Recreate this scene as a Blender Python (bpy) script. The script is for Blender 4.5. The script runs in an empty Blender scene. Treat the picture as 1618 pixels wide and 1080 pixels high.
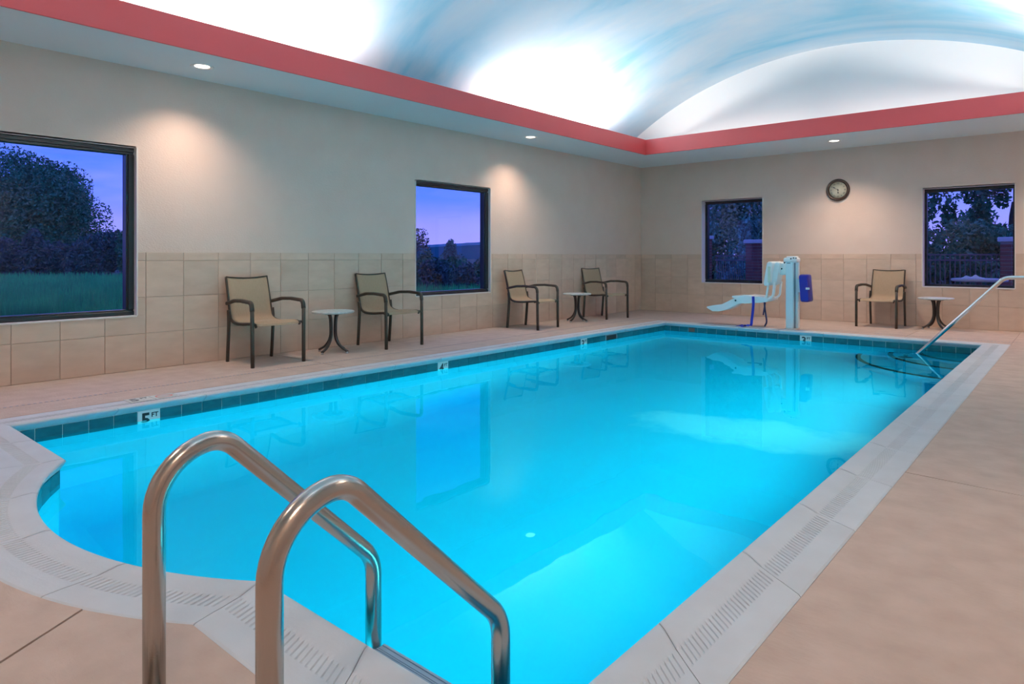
import bpy, math, random
import numpy as np
from mathutils import Vector, Matrix
R = math.radians
rnd = random.Random(7)
sc = bpy.context.scene
col = sc.collection

# ------------------------------------------------------------------ camera
TH = 0.7088
cam = bpy.data.cameras.new('camera'); camo = bpy.data.objects.new('camera', cam); col.objects.link(camo)
camo.location = (0, 0, 1.08); camo.rotation_euler = (R(90), 0, TH)
cam.sensor_fit = 'HORIZONTAL'; cam.sensor_width = 36.0; cam.lens = 36.0*1054.75/1618
cam.shift_y = -(540-404.86)/1618; cam.clip_start = 0.05; cam.clip_end = 2000
sc.camera = camo

# ------------------------------------------------------------------ world: dusk sky
def nn(nt, typ, **kw):
    n = nt.nodes.new(typ)
    for k, v in kw.items(): setattr(n, k, v)
    return n
def ramp(nt, stops, src=None, interp='LINEAR'):
    n = nt.nodes.new('ShaderNodeValToRGB'); e = n.color_ramp.elements; n.color_ramp.interpolation = interp
    while len(e) < len(stops): e.new(0.5)
    for i, (p, c) in enumerate(stops):
        e[i].position = p; e[i].color = (c[0], c[1], c[2], 1) if isinstance(c, (tuple, list)) else (c, c, c, 1)
    if src is not None: nt.links.new(src, n.inputs[0])
    return n
w = bpy.data.worlds.new('dusk_sky'); sc.world = w; w.use_nodes = True
nt = w.node_tree; nt.nodes.clear()
out = nn(nt, 'ShaderNodeOutputWorld'); bg = nn(nt, 'ShaderNodeBackground'); bg.inputs[1].default_value = 1.35
tc = nn(nt, 'ShaderNodeTexCoord'); sep = nn(nt, 'ShaderNodeSeparateXYZ'); nt.links.new(tc.outputs['Generated'], sep.inputs[0])
grad = ramp(nt, [(0.0, (.29, .27, .92)), (.045, (.23, .24, .95)), (.085, (.08, .18, .98)), (.15, (.035, .15, .95)), (1.0, (.04, .15, .85))], sep.outputs['Z'])
mp = nn(nt, 'ShaderNodeMapping'); mp.inputs['Scale'].default_value = (2.2, 2.2, 11.0); nt.links.new(tc.outputs['Generated'], mp.inputs[0])
cn = nn(nt, 'ShaderNodeTexNoise'); cn.inputs['Scale'].default_value = 1.6; cn.inputs['Detail'].default_value = 5; nt.links.new(mp.outputs[0], cn.inputs['Vector'])
cr = ramp(nt, [(.45, 0.0), (.68, .8)], cn.outputs['Fac'])
mx = nn(nt, 'ShaderNodeMixRGB'); mx.inputs[2].default_value = (.24, .27, .98, 1)
nt.links.new(cr.outputs[0], mx.inputs[0]); nt.links.new(grad.outputs[0], mx.inputs[1]); nt.links.new(mx.outputs[0], bg.inputs[0])
nt.links.new(bg.outputs[0], out.inputs[0])

# ------------------------------------------------------------------ view and light path lengths
sc.view_settings.view_transform = 'Standard'; sc.view_settings.look = 'None'
sc.view_settings.exposure = 0.20; sc.view_settings.gamma = 1.0; sc.view_settings.use_curve_mapping = False
sc.cycles.max_bounces = 10; sc.cycles.diffuse_bounces = 5; sc.cycles.glossy_bounces = 4
sc.cycles.transmission_bounces = 8; sc.cycles.transparent_max_bounces = 12
sc.cycles.caustics_refractive = True; sc.cycles.caustics_reflective = True
sc.cycles.sample_clamp_indirect = 6.0

# light levels (the fixtures are built further down)
COVE_W = 91.0          # fluorescent strips in the cove, per fixture
COVE_COL = (1.0, .86, .785)
DOWN_W = 102.0          # recessed downlights
DOWN_COL = (1.0, .77, .60)
POOL_W = 43.0         # unseen underwater fill lights
POOL_COL = (.40, .97, 1.0)

# ------------------------------------------------------------------ dimensions
XL, XR, YB, YN = -6.823, 0.68, 11.984, -1.2      # room walls
PL, PR, PB, PN = -5.2, -0.955, 9.92, 1.15        # pool edge (coping nose)
AXC, AYC, AR = -3.089, 2.555, 1.735              # round bay at the near end
ZC = 2.874                                       # soffit height
WATER = -0.122
VXC, VZC, VR = -3.074, -1.560, 5.870             # vault arc
CW = 0.27                                        # coping width
WU = 0.03                                        # pool wall sits back under the coping

# ------------------------------------------------------------------ mesh helpers
class MB:
    def __init__(s): s.v = []; s.f = []; s.m = []; s.s = []
    def face(s, idx, m=0, sm=False): s.f.append(tuple(idx)); s.m.append(m); s.s.append(sm)
    def add(s, vs, fs, m=0, sm=False):
        b = len(s.v); s.v += [tuple(p) for p in vs]
        for f in fs: s.face([i+b for i in f], m, sm)
    def box(s, x0, x1, y0, y1, z0, z1, m=0):
        vs = [(x, y, z) for z in (z0, z1) for y in (y0, y1) for x in (x0, x1)]
        s.add(vs, [(0, 2, 3, 1), (4, 5, 7, 6), (0, 1, 5, 4), (2, 6, 7, 3), (0, 4, 6, 2), (1, 3, 7, 5)], m)
    def cbox(s, x0, x1, y0, y1, z0, z1, c=.004, m=0, sm=False):
        """box with all edges chamfered"""
        pts = []; idx = {}
        for ix, x in enumerate((x0, x1)):
            for iy, y in enumerate((y0, y1)):
                for iz, z in enumerate((z0, z1)):
                    sx, sy, sz = (1, -1)[ix], (1, -1)[iy], (1, -1)[iz]
                    idx[ix, iy, iz] = len(pts)
                    pts += [(x, y+sy*c, z+sz*c), (x+sx*c, y, z+sz*c), (x+sx*c, y+sy*c, z)]
        g = lambda a, b, d, k: idx[a, b, d]+k
        fs = []
        for i in (0, 1):
            o = lambda q: q if i else q[::-1]
            fs.append(o([g(i, 0, 0, 0), g(i, 1, 0, 0), g(i, 1, 1, 0), g(i, 0, 1, 0)]))
            fs.append(o([g(0, i, 0, 1), g(0, i, 1, 1), g(1, i, 1, 1), g(1, i, 0, 1)]))
            fs.append(o([g(0, 0, i, 2), g(1, 0, i, 2), g(1, 1, i, 2), g(0, 1, i, 2)]))
        for a in (0, 1):
            for b in (0, 1):
                fl = lambda q: q if (a ^ b) else q[::-1]
                fs.append(fl([g(a, b, 0, 0), g(a, b, 1, 0), g(a, b, 1, 1), g(a, b, 0, 1)]))
                fs.append(fl([g(a, 0, b, 2), g(a, 1, b, 2), g(a, 1, b, 0), g(a, 0, b, 0)]))
                fs.append(fl([g(0, a, b, 1), g(1, a, b, 1), g(1, a, b, 2), g(0, a, b, 2)]))
        for k, i0 in idx.items(): fs.append([i0, i0+1, i0+2] if sum(k) % 2 == 0 else [i0, i0+2, i0+1])
        s.add(pts, fs, m, sm)
    def tube(s, path, ra, rb=None, n=12, side=None, sq=1.0, m=0, cap=True, taper=None):
        rb = rb or ra; P = [Vector(p) for p in path]; N = len(P); b = len(s.v)
        prev = None
        for i, p in enumerate(P):
            t = (P[min(i+1, N-1)]-P[max(i-1, 0)]).normalized()
            if side is not None: a = Vector(side)
            elif prev is None: a = Vector((0, 0, 1)) if abs(t.z) < .9 else Vector((1, 0, 0))
            else: a = prev
            a = (a-t*a.dot(t)).normalized(); c = t.cross(a); prev = a
            k = taper[i] if taper else 1
            for j in range(n):
                q = 2*math.pi*(j+.5*(sq < 1))/n; cs, sn = math.cos(q), math.sin(q)
                if sq < 1: cs = math.copysign(abs(cs)**sq, cs); sn = math.copysign(abs(sn)**sq, sn)
                s.v.append(tuple(p+a*(ra*k*cs)+c*(rb*k*sn)))
        for i in range(N-1):
            for j in range(n):
                s.face([b+i*n+j, b+i*n+(j+1) % n, b+(i+1)*n+(j+1) % n, b+(i+1)*n+j], m, True)
        if cap:
            s.face([b+j for j in range(n)][::-1], m); s.face([b+(N-1)*n+j for j in range(n)], m)
    def lathe(s, prof, c=(0, 0, 0), n=24, m=0, sm=True, axis='z'):
        b = len(s.v)
        for r, z in prof:
            for j in range(n):
                q = 2*math.pi*j/n; x, y = r*math.cos(q), r*math.sin(q)
                p = (x, y, z) if axis == 'z' else ((x, -z, y) if axis == 'y' else (z, x, y))
                s.v.append((c[0]+p[0], c[1]+p[1], c[2]+p[2]))
        for i in range(len(prof)-1):
            for j in range(n):
                s.face([b+i*n+j, b+i*n+(j+1) % n, b+(i+1)*n+(j+1) % n, b+(i+1)*n+j], m, sm)
        if prof[0][0] > 1e-5: s.face([b+j for j in range(n)][::-1], m)
        if prof[-1][0] > 1e-5: s.face([b+(len(prof)-1)*n+j for j in range(n)], m)
    def prism(s, poly, z0, z1, m=0):
        n = len(poly); b = len(s.v)
        s.v += [(x, y, z0) for x, y in poly]+[(x, y, z1) for x, y in poly]
        s.face([b+i for i in range(n)][::-1], m); s.face([b+n+i for i in range(n)], m)
        for i in range(n):
            j = (i+1) % n; s.face([b+i, b+j, b+n+j, b+n+i], m)
    def slab(s, prof, lat0, lat1, axis='y', m=0, sm=True):
        """closed 2-D outline (x,z) extruded along y"""
        n = len(prof); b = len(s.v)
        for l in (lat0, lat1): s.v += [(x, l, z) for x, z in prof]
        for i in range(n):
            j = (i+1) % n; s.face([b+i, b+j, b+n+j, b+n+i], m, sm)
        s.face([b+i for i in range(n)][::-1], m); s.face([b+n+i for i in range(n)], m)
    def mesh(s, name, mats):
        me = bpy.data.meshes.new(name); me.from_pydata(s.v, [], s.f)
        for q in (mats if isinstance(mats, (list, tuple)) else [mats]): me.materials.append(q)
        me.polygons.foreach_set('material_index', s.m); me.polygons.foreach_set('use_smooth', s.s)
        me.update(); return me
    def build(s, name, mats, parent=None, loc=None, **props):
        o = bpy.data.objects.new(name, s.mesh(name, mats)); col.objects.link(o)
        if parent is not None: o.parent = parent
        if loc is not None: o.location = loc
        for k, v in props.items(): o[k] = v
        return o
def tag(o, label, cat=None, group=None, kind=None):
    o['label'] = label
    if cat: o['category'] = cat
    if group: o['group'] = group
    if kind: o['kind'] = kind
    return o
def thing(name, label, cat, loc=(0, 0, 0), rz=0, group=None, kind=None):
    o = bpy.data.objects.new(name, None); col.objects.link(o); o.location = loc; o.rotation_euler = (0, 0, rz)
    return tag(o, label, cat, group, kind)
def setting(name, label, cat):
    return thing(name, label, cat, kind='structure')
def dup(root, loc, rz, label, group=None):
    r = root.copy(); col.objects.link(r); r.location = loc; r.rotation_euler = (0, 0, rz); r['label'] = label
    if group: r['group'] = group
    for ch in list(root.children):
        c = ch.copy(); col.objects.link(c); c.parent = r
        for g in list(ch.children):
            d = g.copy(); col.objects.link(d); d.parent = c
    return r
def smooth(pts, k=6):
    P = [Vector(p) for p in pts]; P = [P[0]*2-P[1]]+P+[P[-1]*2-P[-2]]; o = []
    for i in range(1, len(P)-2):
        for j in range(k):
            t = j/k; a, b, c, d = P[i-1:i+3]
            o.append(.5*((2*b)+(c-a)*t+(2*a-5*b+4*c-d)*t*t+(3*b-a-3*c+d)*t**3))
    o.append(P[-2]); return o
def fillet(pts, rad, k=8):
    """polyline with rounded corners"""
    P = [Vector(p) for p in pts]; o = [P[0]]
    for i in range(1, len(P)-1):
        r = rad[i-1] if isinstance(rad, (list, tuple)) else rad
        a = (P[i-1]-P[i]).normalized(); b = (P[i+1]-P[i]).normalized()
        ang = a.angle(b); d = r/math.tan(ang/2); p0 = P[i]+a*d; p1 = P[i]+b*d
        cen = P[i]+(a+b).normalized()*(r/math.sin(ang/2)); u = p0-cen; v = p1-cen; om = u.angle(v)
        for j in range(k+1):
            t = j/k; o.append(cen+u*(math.sin((1-t)*om)/math.sin(om))+v*(math.sin(t*om)/math.sin(om)))
    o.append(P[-1]); return o

# ------------------------------------------------------------------ materials
def mat(name, base, rough=.6, metal=0.0, spec=None, var=None, vscale=6, vdetail=4, stretch=(1, 1, 1), bump=0, bscale=60, bstretch=None, obj_var=0, coat=0, rvar=0):
    m = bpy.data.materials.new(name); m.use_nodes = True; t = m.node_tree; b = t.nodes['Principled BSDF']
    b.inputs['Base Color'].default_value = (*base, 1); b.inputs['Roughness'].default_value = rough; b.inputs['Metallic'].default_value = metal
    if spec is not None: b.inputs['Specular IOR Level'].default_value = spec
    if coat: b.inputs['Coat Weight'].default_value = coat
    tc = nn(t, 'ShaderNodeTexCoord'); src = None
    oi = nn(t, 'ShaderNodeObjectInfo') if obj_var else None
    if var is not None:
        mp = nn(t, 'ShaderNodeMapping'); mp.inputs['Scale'].default_value = stretch; t.links.new(tc.outputs['Object'], mp.inputs[0])
        nz = nn(t, 'ShaderNodeTexNoise', noise_dimensions='4D' if obj_var else '3D'); nz.inputs['Scale'].default_value = vscale; nz.inputs['Detail'].default_value = vdetail
        t.links.new(mp.outputs[0], nz.inputs['Vector'])
        if obj_var:
            mu = nn(t, 'ShaderNodeMath', operation='MULTIPLY'); mu.inputs[1].default_value = 50; t.links.new(oi.outputs['Random'], mu.inputs[0]); t.links.new(mu.outputs[0], nz.inputs['W'])
        rp = ramp(t, [(.3, var), (.7, base)], nz.outputs['Fac']); src = rp.outputs[0]
        if rvar:
            rr = ramp(t, [(.3, rough-rvar), (.7, rough+rvar)], nz.outputs['Fac']); t.links.new(rr.outputs[0], b.inputs['Roughness'])
    if obj_var:
        hs = nn(t, 'ShaderNodeHueSaturation'); mr = nn(t, 'ShaderNodeMapRange'); mr.inputs['To Min'].default_value = 1-obj_var; mr.inputs['To Max'].default_value = 1+obj_var
        t.links.new(oi.outputs['Random'], mr.inputs['Value']); t.links.new(mr.outputs[0], hs.inputs['Value'])
        if src: t.links.new(src, hs.inputs['Color'])
        else: hs.inputs['Color'].default_value = (*base, 1)
        src = hs.outputs[0]
    if src: t.links.new(src, b.inputs['Base Color'])
    if bump:
        mp2 = nn(t, 'ShaderNodeMapping'); mp2.inputs['Scale'].default_value = bstretch or (1, 1, 1); t.links.new(tc.outputs['Object'], mp2.inputs[0])
        n2 = nn(t, 'ShaderNodeTexNoise'); n2.inputs['Scale'].default_value = bscale; n2.inputs['Detail'].default_value = 4; t.links.new(mp2.outputs[0], n2.inputs['Vector'])
        bp = nn(t, 'ShaderNodeBump'); bp.inputs['Strength'].default_value = bump; bp.inputs['Distance'].default_value = .004
        t.links.new(n2.outputs['Fac'], bp.inputs['Height']); t.links.new(bp.outputs[0], b.inputs['Normal'])
    return m
def emit(name, c, s):
    m = bpy.data.materials.new(name); m.use_nodes = True; t = m.node_tree; t.nodes.clear()
    e = nn(t, 'ShaderNodeEmission'); e.inputs[0].default_value = (*c, 1); e.inputs[1].default_value = s
    o = nn(t, 'ShaderNodeOutputMaterial'); t.links.new(e.outputs[0], o.inputs[0]); return m
M = {}
M['vinyl'] = mat('wall_vinyl', (.72, .56, .48), .55, var=(.69, .53, .45), vscale=3, bump=.5, bscale=55, bstretch=(1, 1, 1.6))
M['grout'] = mat('wall_grout', (.54, .42, .33), .9)
M['tile'] = mat('wall_tile_stone', (.68, .495, .385), .42, var=(.60, .42, .32), vscale=5, vdetail=8, stretch=(1, 1, 2.5), obj_var=.07, bump=.08, bscale=25)
M['deck'] = mat('deck_concrete', (.56, .415, .345), .75, var=(.47, .34, .28), vscale=7, vdetail=10, bump=.55, bscale=30, bstretch=(1, 2.2, 1))
M['deckbase'] = mat('deck_joint', (.22, .16, .13), .95)
M['coping'] = mat('coping_cast_stone', (.585, .60, .63), .6, var=(.53, .54, .565), vscale=5, vdetail=7, obj_var=.025, bump=.15, bscale=90)
M['soffit'] = mat('soffit_paint', (.74, .78, .79), .8, bump=.1, bscale=150)
M['red'] = mat('red_paint', (.74, .085, .085), .4, bump=.05, bscale=100)
M['lunette'] = mat('lunette_paint', (.75, .79, .80), .8)
M['plaster'] = mat('pool_plaster', (.022, .585, .75), .7, var=(.02, .56, .72), vscale=2)
M['pooltile'] = mat('pool_glazed_tile', (.018, .155, .19), .12, var=(.012, .11, .15), vscale=14, vdetail=6, stretch=(1, 1, 3), obj_var=.12, bump=.1, bscale=40)
M['poolgrout'] = mat('pool_grout', (.70, .78, .78), .8)
M['marker'] = mat('marker_white_tile', (.75, .79, .78), .2)
M['ink'] = mat('black_lettering', (.02, .022, .028), .4)
M['redink'] = mat('red_lettering', (.55, .12, .10), .4)
M['frameblk'] = mat('window_frame_black', (.012, .013, .016), .35)
M['reveal'] = mat('reveal_paint', (.74, .68, .64), .7)
M['brown'] = mat('chair_metal_brown', (.058, .043, .033), .5, spec=.3, bump=.05, bscale=200)
M['sling'] = mat('chair_sling', (.43, .295, .20), .8, var=(.36, .25, .16), vscale=120, vdetail=2, stretch=(.2, 3, .2), bump=.4, bscale=260)
M['darkbrown'] = mat('table_metal', (.030, .022, .020), .35)
M['tabletop'] = mat('table_top_stone', (.62, .66, .66), .35, var=(.48, .52, .52), vscale=30, vdetail=6)
M['glide'] = mat('grey_glide', (.4, .4, .4), .5)
M['steel'] = mat('brushed_steel', (.50, .455, .42), .24, 1.0, bump=.04, bscale=260)
M['chrome'] = mat('rail_steel', (.74, .74, .74), .15, 1.0)
M['white'] = mat('lift_white', (.90, .91, .90), .35, coat=.2)
M['whitepost'] = mat('lift_post_enamel', (.74, .84, .88), .35, coat=.2)
M['slot'] = mat('slot_black', (.015, .015, .018), .7)
M['grey'] = mat('lift_seam_grey', (.22, .25, .30), .5)
M['blue'] = mat('blue_webbing', (.018, .022, .36), .6, bump=.3, bscale=200)
M['navy'] = mat('navy_webbing', (.012, .010, .06), .7)
M['cover'] = mat('blue_vinyl_cover', (.014, .018, .30), .38, bump=.4, bscale=14)
M['wood'] = mat('clock_wood', (.055, .024, .015), .3, var=(.03, .014, .009), vscale=12, coat=.3)
M['clockface'] = mat('clock_face', (.70, .64, .50), .5, var=(.58, .51, .38), vscale=9)
M['trimw'] = mat('white_trim', (.8, .79, .77), .4)
M['lens'] = emit('downlight_lens', (1, .86, .70), 5)
M['tubelamp'] = emit('fluorescent_tube', (1, .97, .93), 6)
M['fill_lens'] = emit('pool_fill_lens', (.7, .95, 1), 3)
M['grass'] = mat('meadow_grass', (.05, .70, .20), .8, var=(.03, .34, .12), vscale=.9)
M['ground'] = mat('meadow_ground', (.02, .12, .08), .95, var=(.03, .08, .06), vscale=.8)
M['leaf'] = mat('tree_leaves', (.035, .27, .14), .7, var=(.05, .14, .08), vscale=1.2)
M['leaf2'] = mat('bush_leaves', (.05, .15, .13), .8, var=(.065, .10, .10), vscale=.9)
M['leaf3'] = mat('hedge_leaves', (.27, .62, .46), .7, var=(.14, .30, .24), vscale=1.5)
M['hill'] = mat('far_wooded_hill', (.04, .24, .26), .9, var=(.04, .18, .22), vscale=.05)
M['bark'] = mat('bark', (.05, .04, .035), .9)
M['brick'] = mat('pier_brick', (.24, .075, .055), .85, obj_var=.18)
M['mortar'] = mat('pier_mortar', (.32, .27, .25), .9)
M['cap'] = mat('pier_cap_stone', (.62, .60, .60), .8)
M['fence'] = mat('fence_black', (.10, .11, .13), .5)
M['patio'] = mat('patio_concrete', (.35, .33, .32), .9)
M['patiowhite'] = mat('patio_white', (.55, .52, .55), .5)
# painted sky on the vault
def vault_mat():
    m = mat('vault_sky_mural', (.3, .55, .68), .75); t = m.node_tree; b = t.nodes['Principled BSDF']
    tc = nn(t, 'ShaderNodeTexCoord')
    mp = nn(t, 'ShaderNodeMapping'); mp.inputs['Scale'].default_value = (.30, .75, .3); mp.inputs['Rotation'].default_value = (0, 0, R(28)); t.links.new(tc.outputs['Object'], mp.inputs[0])
    n1 = nn(t, 'ShaderNodeTexNoise'); n1.inputs['Scale'].default_value = .9; n1.inputs['Detail'].default_value = 6; n1.inputs['Roughness'].default_value = .55; n1.inputs['Distortion'].default_value = .5
    t.links.new(mp.outputs[0], n1.inputs['Vector'])
    r1 = ramp(t, [(.33, (.17, .54, .75)), (.47, (.43, .65, .79)), (.60, (.58, .71, .80)), (.80, (.74, .78, .81))], n1.outputs['Fac'])
    t.links.new(r1.outputs[0], b.inputs['Base Color']); return m
M['vault'] = vault_mat()
def pale_patch(m):
    # a paler, noisy-edged patch in the plaster colour across the slope break of the pool floor
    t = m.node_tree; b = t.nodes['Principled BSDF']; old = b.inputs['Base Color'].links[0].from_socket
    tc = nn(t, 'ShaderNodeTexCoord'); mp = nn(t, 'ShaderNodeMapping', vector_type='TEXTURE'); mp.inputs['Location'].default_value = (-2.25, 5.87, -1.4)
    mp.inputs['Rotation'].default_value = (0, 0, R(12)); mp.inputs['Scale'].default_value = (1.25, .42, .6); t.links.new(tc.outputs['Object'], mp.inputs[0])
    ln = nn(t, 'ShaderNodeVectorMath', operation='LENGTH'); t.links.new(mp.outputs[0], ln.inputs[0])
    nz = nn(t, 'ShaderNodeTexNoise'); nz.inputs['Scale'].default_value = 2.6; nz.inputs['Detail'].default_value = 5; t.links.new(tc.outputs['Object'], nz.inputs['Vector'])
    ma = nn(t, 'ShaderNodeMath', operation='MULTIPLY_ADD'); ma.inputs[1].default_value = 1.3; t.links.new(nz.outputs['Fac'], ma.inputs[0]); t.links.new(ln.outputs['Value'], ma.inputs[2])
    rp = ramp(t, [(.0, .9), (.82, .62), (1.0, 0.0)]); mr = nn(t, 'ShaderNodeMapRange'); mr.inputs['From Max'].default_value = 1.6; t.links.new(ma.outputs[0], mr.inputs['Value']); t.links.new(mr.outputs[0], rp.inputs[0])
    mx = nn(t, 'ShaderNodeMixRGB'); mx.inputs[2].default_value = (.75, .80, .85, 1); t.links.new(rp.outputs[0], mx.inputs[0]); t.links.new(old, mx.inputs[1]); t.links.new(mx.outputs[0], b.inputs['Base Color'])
pale_patch(M['plaster'])
def water_mat():
    m = bpy.data.materials.new('pool_water'); m.use_nodes = True; t = m.node_tree; t.nodes.clear()
    g = nn(t, 'ShaderNodeBsdfGlass'); g.inputs['IOR'].default_value = 1.33; g.inputs['Roughness'].default_value = 0; g.inputs['Color'].default_value = (.14, .72, .80, 1)
    tc = nn(t, 'ShaderNodeTexCoord'); nz = nn(t, 'ShaderNodeTexNoise'); nz.inputs['Scale'].default_value = 2.2; nz.inputs['Detail'].default_value = 2
    t.links.new(tc.outputs['Object'], nz.inputs['Vector'])
    bp = nn(t, 'ShaderNodeBump'); bp.inputs['Strength'].default_value = .06; bp.inputs['Distance'].default_value = .02
    t.links.new(nz.outputs['Fac'], bp.inputs['Height']); t.links.new(bp.outputs[0], g.inputs['Normal'])
    o = nn(t, 'ShaderNodeOutputMaterial'); t.links.new(g.outputs[0], o.inputs[0]); return m
M['water'] = water_mat()
def glass_mat():
    m = bpy.data.materials.new('window_glass'); m.use_nodes = True; t = m.node_tree; t.nodes.clear()
    tr = nn(t, 'ShaderNodeBsdfTransparent'); tr.inputs[0].default_value = (.965, .97, .985, 1)
    gl = nn(t, 'ShaderNodeBsdfGlossy'); gl.inputs['Roughness'].default_value = 0.0
    fr = nn(t, 'ShaderNodeFresnel'); fr.inputs[0].default_value = 1.45
    ge = nn(t, 'ShaderNodeNewGeometry'); iv = nn(t, 'ShaderNodeMath', operation='SUBTRACT'); iv.inputs[0].default_value = 1; t.links.new(ge.outputs['Backfacing'], iv.inputs[1])
    mu = nn(t, 'ShaderNodeMath', operation='MULTIPLY'); t.links.new(fr.outputs[0], mu.inputs[0]); t.links.new(iv.outputs[0], mu.inputs[1])
    mx = nn(t, 'ShaderNodeMixShader'); t.links.new(mu.outputs[0], mx.inputs[0]); t.links.new(tr.outputs[0], mx.inputs[1]); t.links.new(gl.outputs[0], mx.inputs[2])
    o = nn(t, 'ShaderNodeOutputMaterial'); t.links.new(mx.outputs[0], o.inputs[0]); return m
M['glass'] = glass_mat()

# ================================================================== ROOM SHELL
# openings: (low, high, sill, head)
WL = [(0.99, 2.489, .520, 2.110), (5.974, 7.457, .543, 2.106)]
WB = [(-5.521, -4.375, .588, 2.125), (-1.900, -0.760, .616, 2.125)]
TT = 1.12; SUN = .008                            # wainscot top, tile stand-off
def wall_boxes(mb, lo, hi, opens, put):
    """put(a0,a1,z0,z1,m): one box of the wall; split at the wainscot top"""
    def col_(a0, a1, z0, z1):
        if z1 <= z0: return
        if z0 < TT: put(a0, a1, z0, min(z1, TT), 1)
        if z1 > TT: put(a0, a1, max(z0, TT), z1, 0)
    a = lo
    for (o0, o1, s0, h0) in opens:
        col_(a, o0, -.1, 3.15); col_(o0, o1, -.1, s0); col_(o0, o1, h0, 3.15); a = o1
    col_(a, hi, -.1, 3.15)
mb = MB(); wall_boxes(mb, YN-.25, YB+.25, WL, lambda a0, a1, z0, z1, m: mb.box(XL-SUN-.2, XL-SUN, a0, a1, z0, z1, m))
wall_left = tag(mb.build('wall_left', [M['vinyl'], M['grout']]), 'long beige textured wall over stone tile wainscot with two black windows', 'wall', kind='structure')
mb = MB(); wall_boxes(mb, XL-SUN, XR+.2, WB, lambda a0, a1, z0, z1, m: mb.box(a0, a1, YB+SUN, YB+SUN+.25, z0, z1, m))
wall_back = tag(mb.build('wall_back', [M['vinyl'], M['grout']]), 'beige end wall over stone tile wainscot carrying the clock', 'wall', kind='structure')
mb = MB(); wall_boxes(mb, YN-.2, YB+SUN, [], lambda a0, a1, z0, z1, m: mb.box(XR+SUN, XR+SUN+.2, a0, a1, z0, z1, m))
wall_right = tag(mb.build('wall_right', [M['vinyl'], M['vinyl']]), 'plain beige wall along the deck outside the photo', 'wall', kind='structure')
mb = MB(); wall_boxes(mb, XL-SUN, XR+.2, [], lambda a0, a1, z0, z1, m: mb.box(a0, a1, YN-SUN-.2, YN-SUN, z0, z1, m))
wall_near = tag(mb.build('wall_near', [M['vinyl'], M['vinyl']]), 'plain beige wall behind the photographer', 'wall', kind='structure')

# ---- wainscot tiles, one by one
ROWS = [(0.0, .344), (.344, .688), (.688, 1.037), (1.037, TT)]
J = .0022; TD = .010
tile_cache = {}
def cut(a0, a1, z0, z1, opens):
    rects = [(a0, a1, z0, z1)]
    for (o0, o1, s0, h0) in opens:
        nxt = []
        for (p0, p1, q0, q1) in rects:
            if p1 <= o0 or p0 >= o1 or q1 <= s0 or q0 >= h0: nxt.append((p0, p1, q0, q1)); continue
            if q0 < s0: nxt.append((p0, p1, q0, s0))
            y0 = max(q0, s0)
            if p0 < o0: nxt.append((p0, o0, y0, q1))
            if p1 > o1: nxt.append((o1, p1, y0, q1))
        rects = nxt
    return [r for r in rects if r[1]-r[0] > .006 and r[3]-r[2] > .006]
def tiles(wall, start, pitch, lo, hi, opens, place):
    k = math.floor((lo-start)/pitch)
    while start+k*pitch < hi:
        a0, a1 = max(lo, start+k*pitch), min(hi, start+(k+1)*pitch); k += 1
        if a1-a0 < .01: continue
        for (z0, z1) in ROWS:
            rs = cut(a0+J, a1-J, z0+J, z1-J, opens)
            if not rs: continue
            key = None
            if len(rs) == 1 and abs(rs[0][1]-rs[0][0]-pitch+2*J) < 1e-4 and abs(rs[0][3]-rs[0][2]-(z1-z0)+2*J) < 1e-4: key = (place, round(z1-z0, 3))
            org = (a0+J, z0+J)
            if key in tile_cache: me = tile_cache[key]
            else:
                mb = MB()
                for (p0, p1, q0, q1) in rs:
                    if place == 'L': mb.cbox(-TD, 0, p0-org[0], p1-org[0], q0-org[1], q1-org[1], .0018)
                    else: mb.cbox(p0-org[0], p1-org[0], 0, TD, q0-org[1], q1-org[1], .0018)
                me = mb.mesh('tile', M['tile'])
                if key: tile_cache[key] = me
            o = bpy.data.objects.new('tile', me); col.objects.link(o); o.parent = wall
            jit = rnd.uniform(0, .0008)
            o.location = (XL-jit, org[0], org[1]) if place == 'L' else (org[0], YB+jit, org[1])
tiles(wall_left, 1.5123, .3527, -1.0, YB, WL, 'L')
tiles(wall_back, -.95, .3470, XL+.001, XR, WB, 'B')

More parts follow.
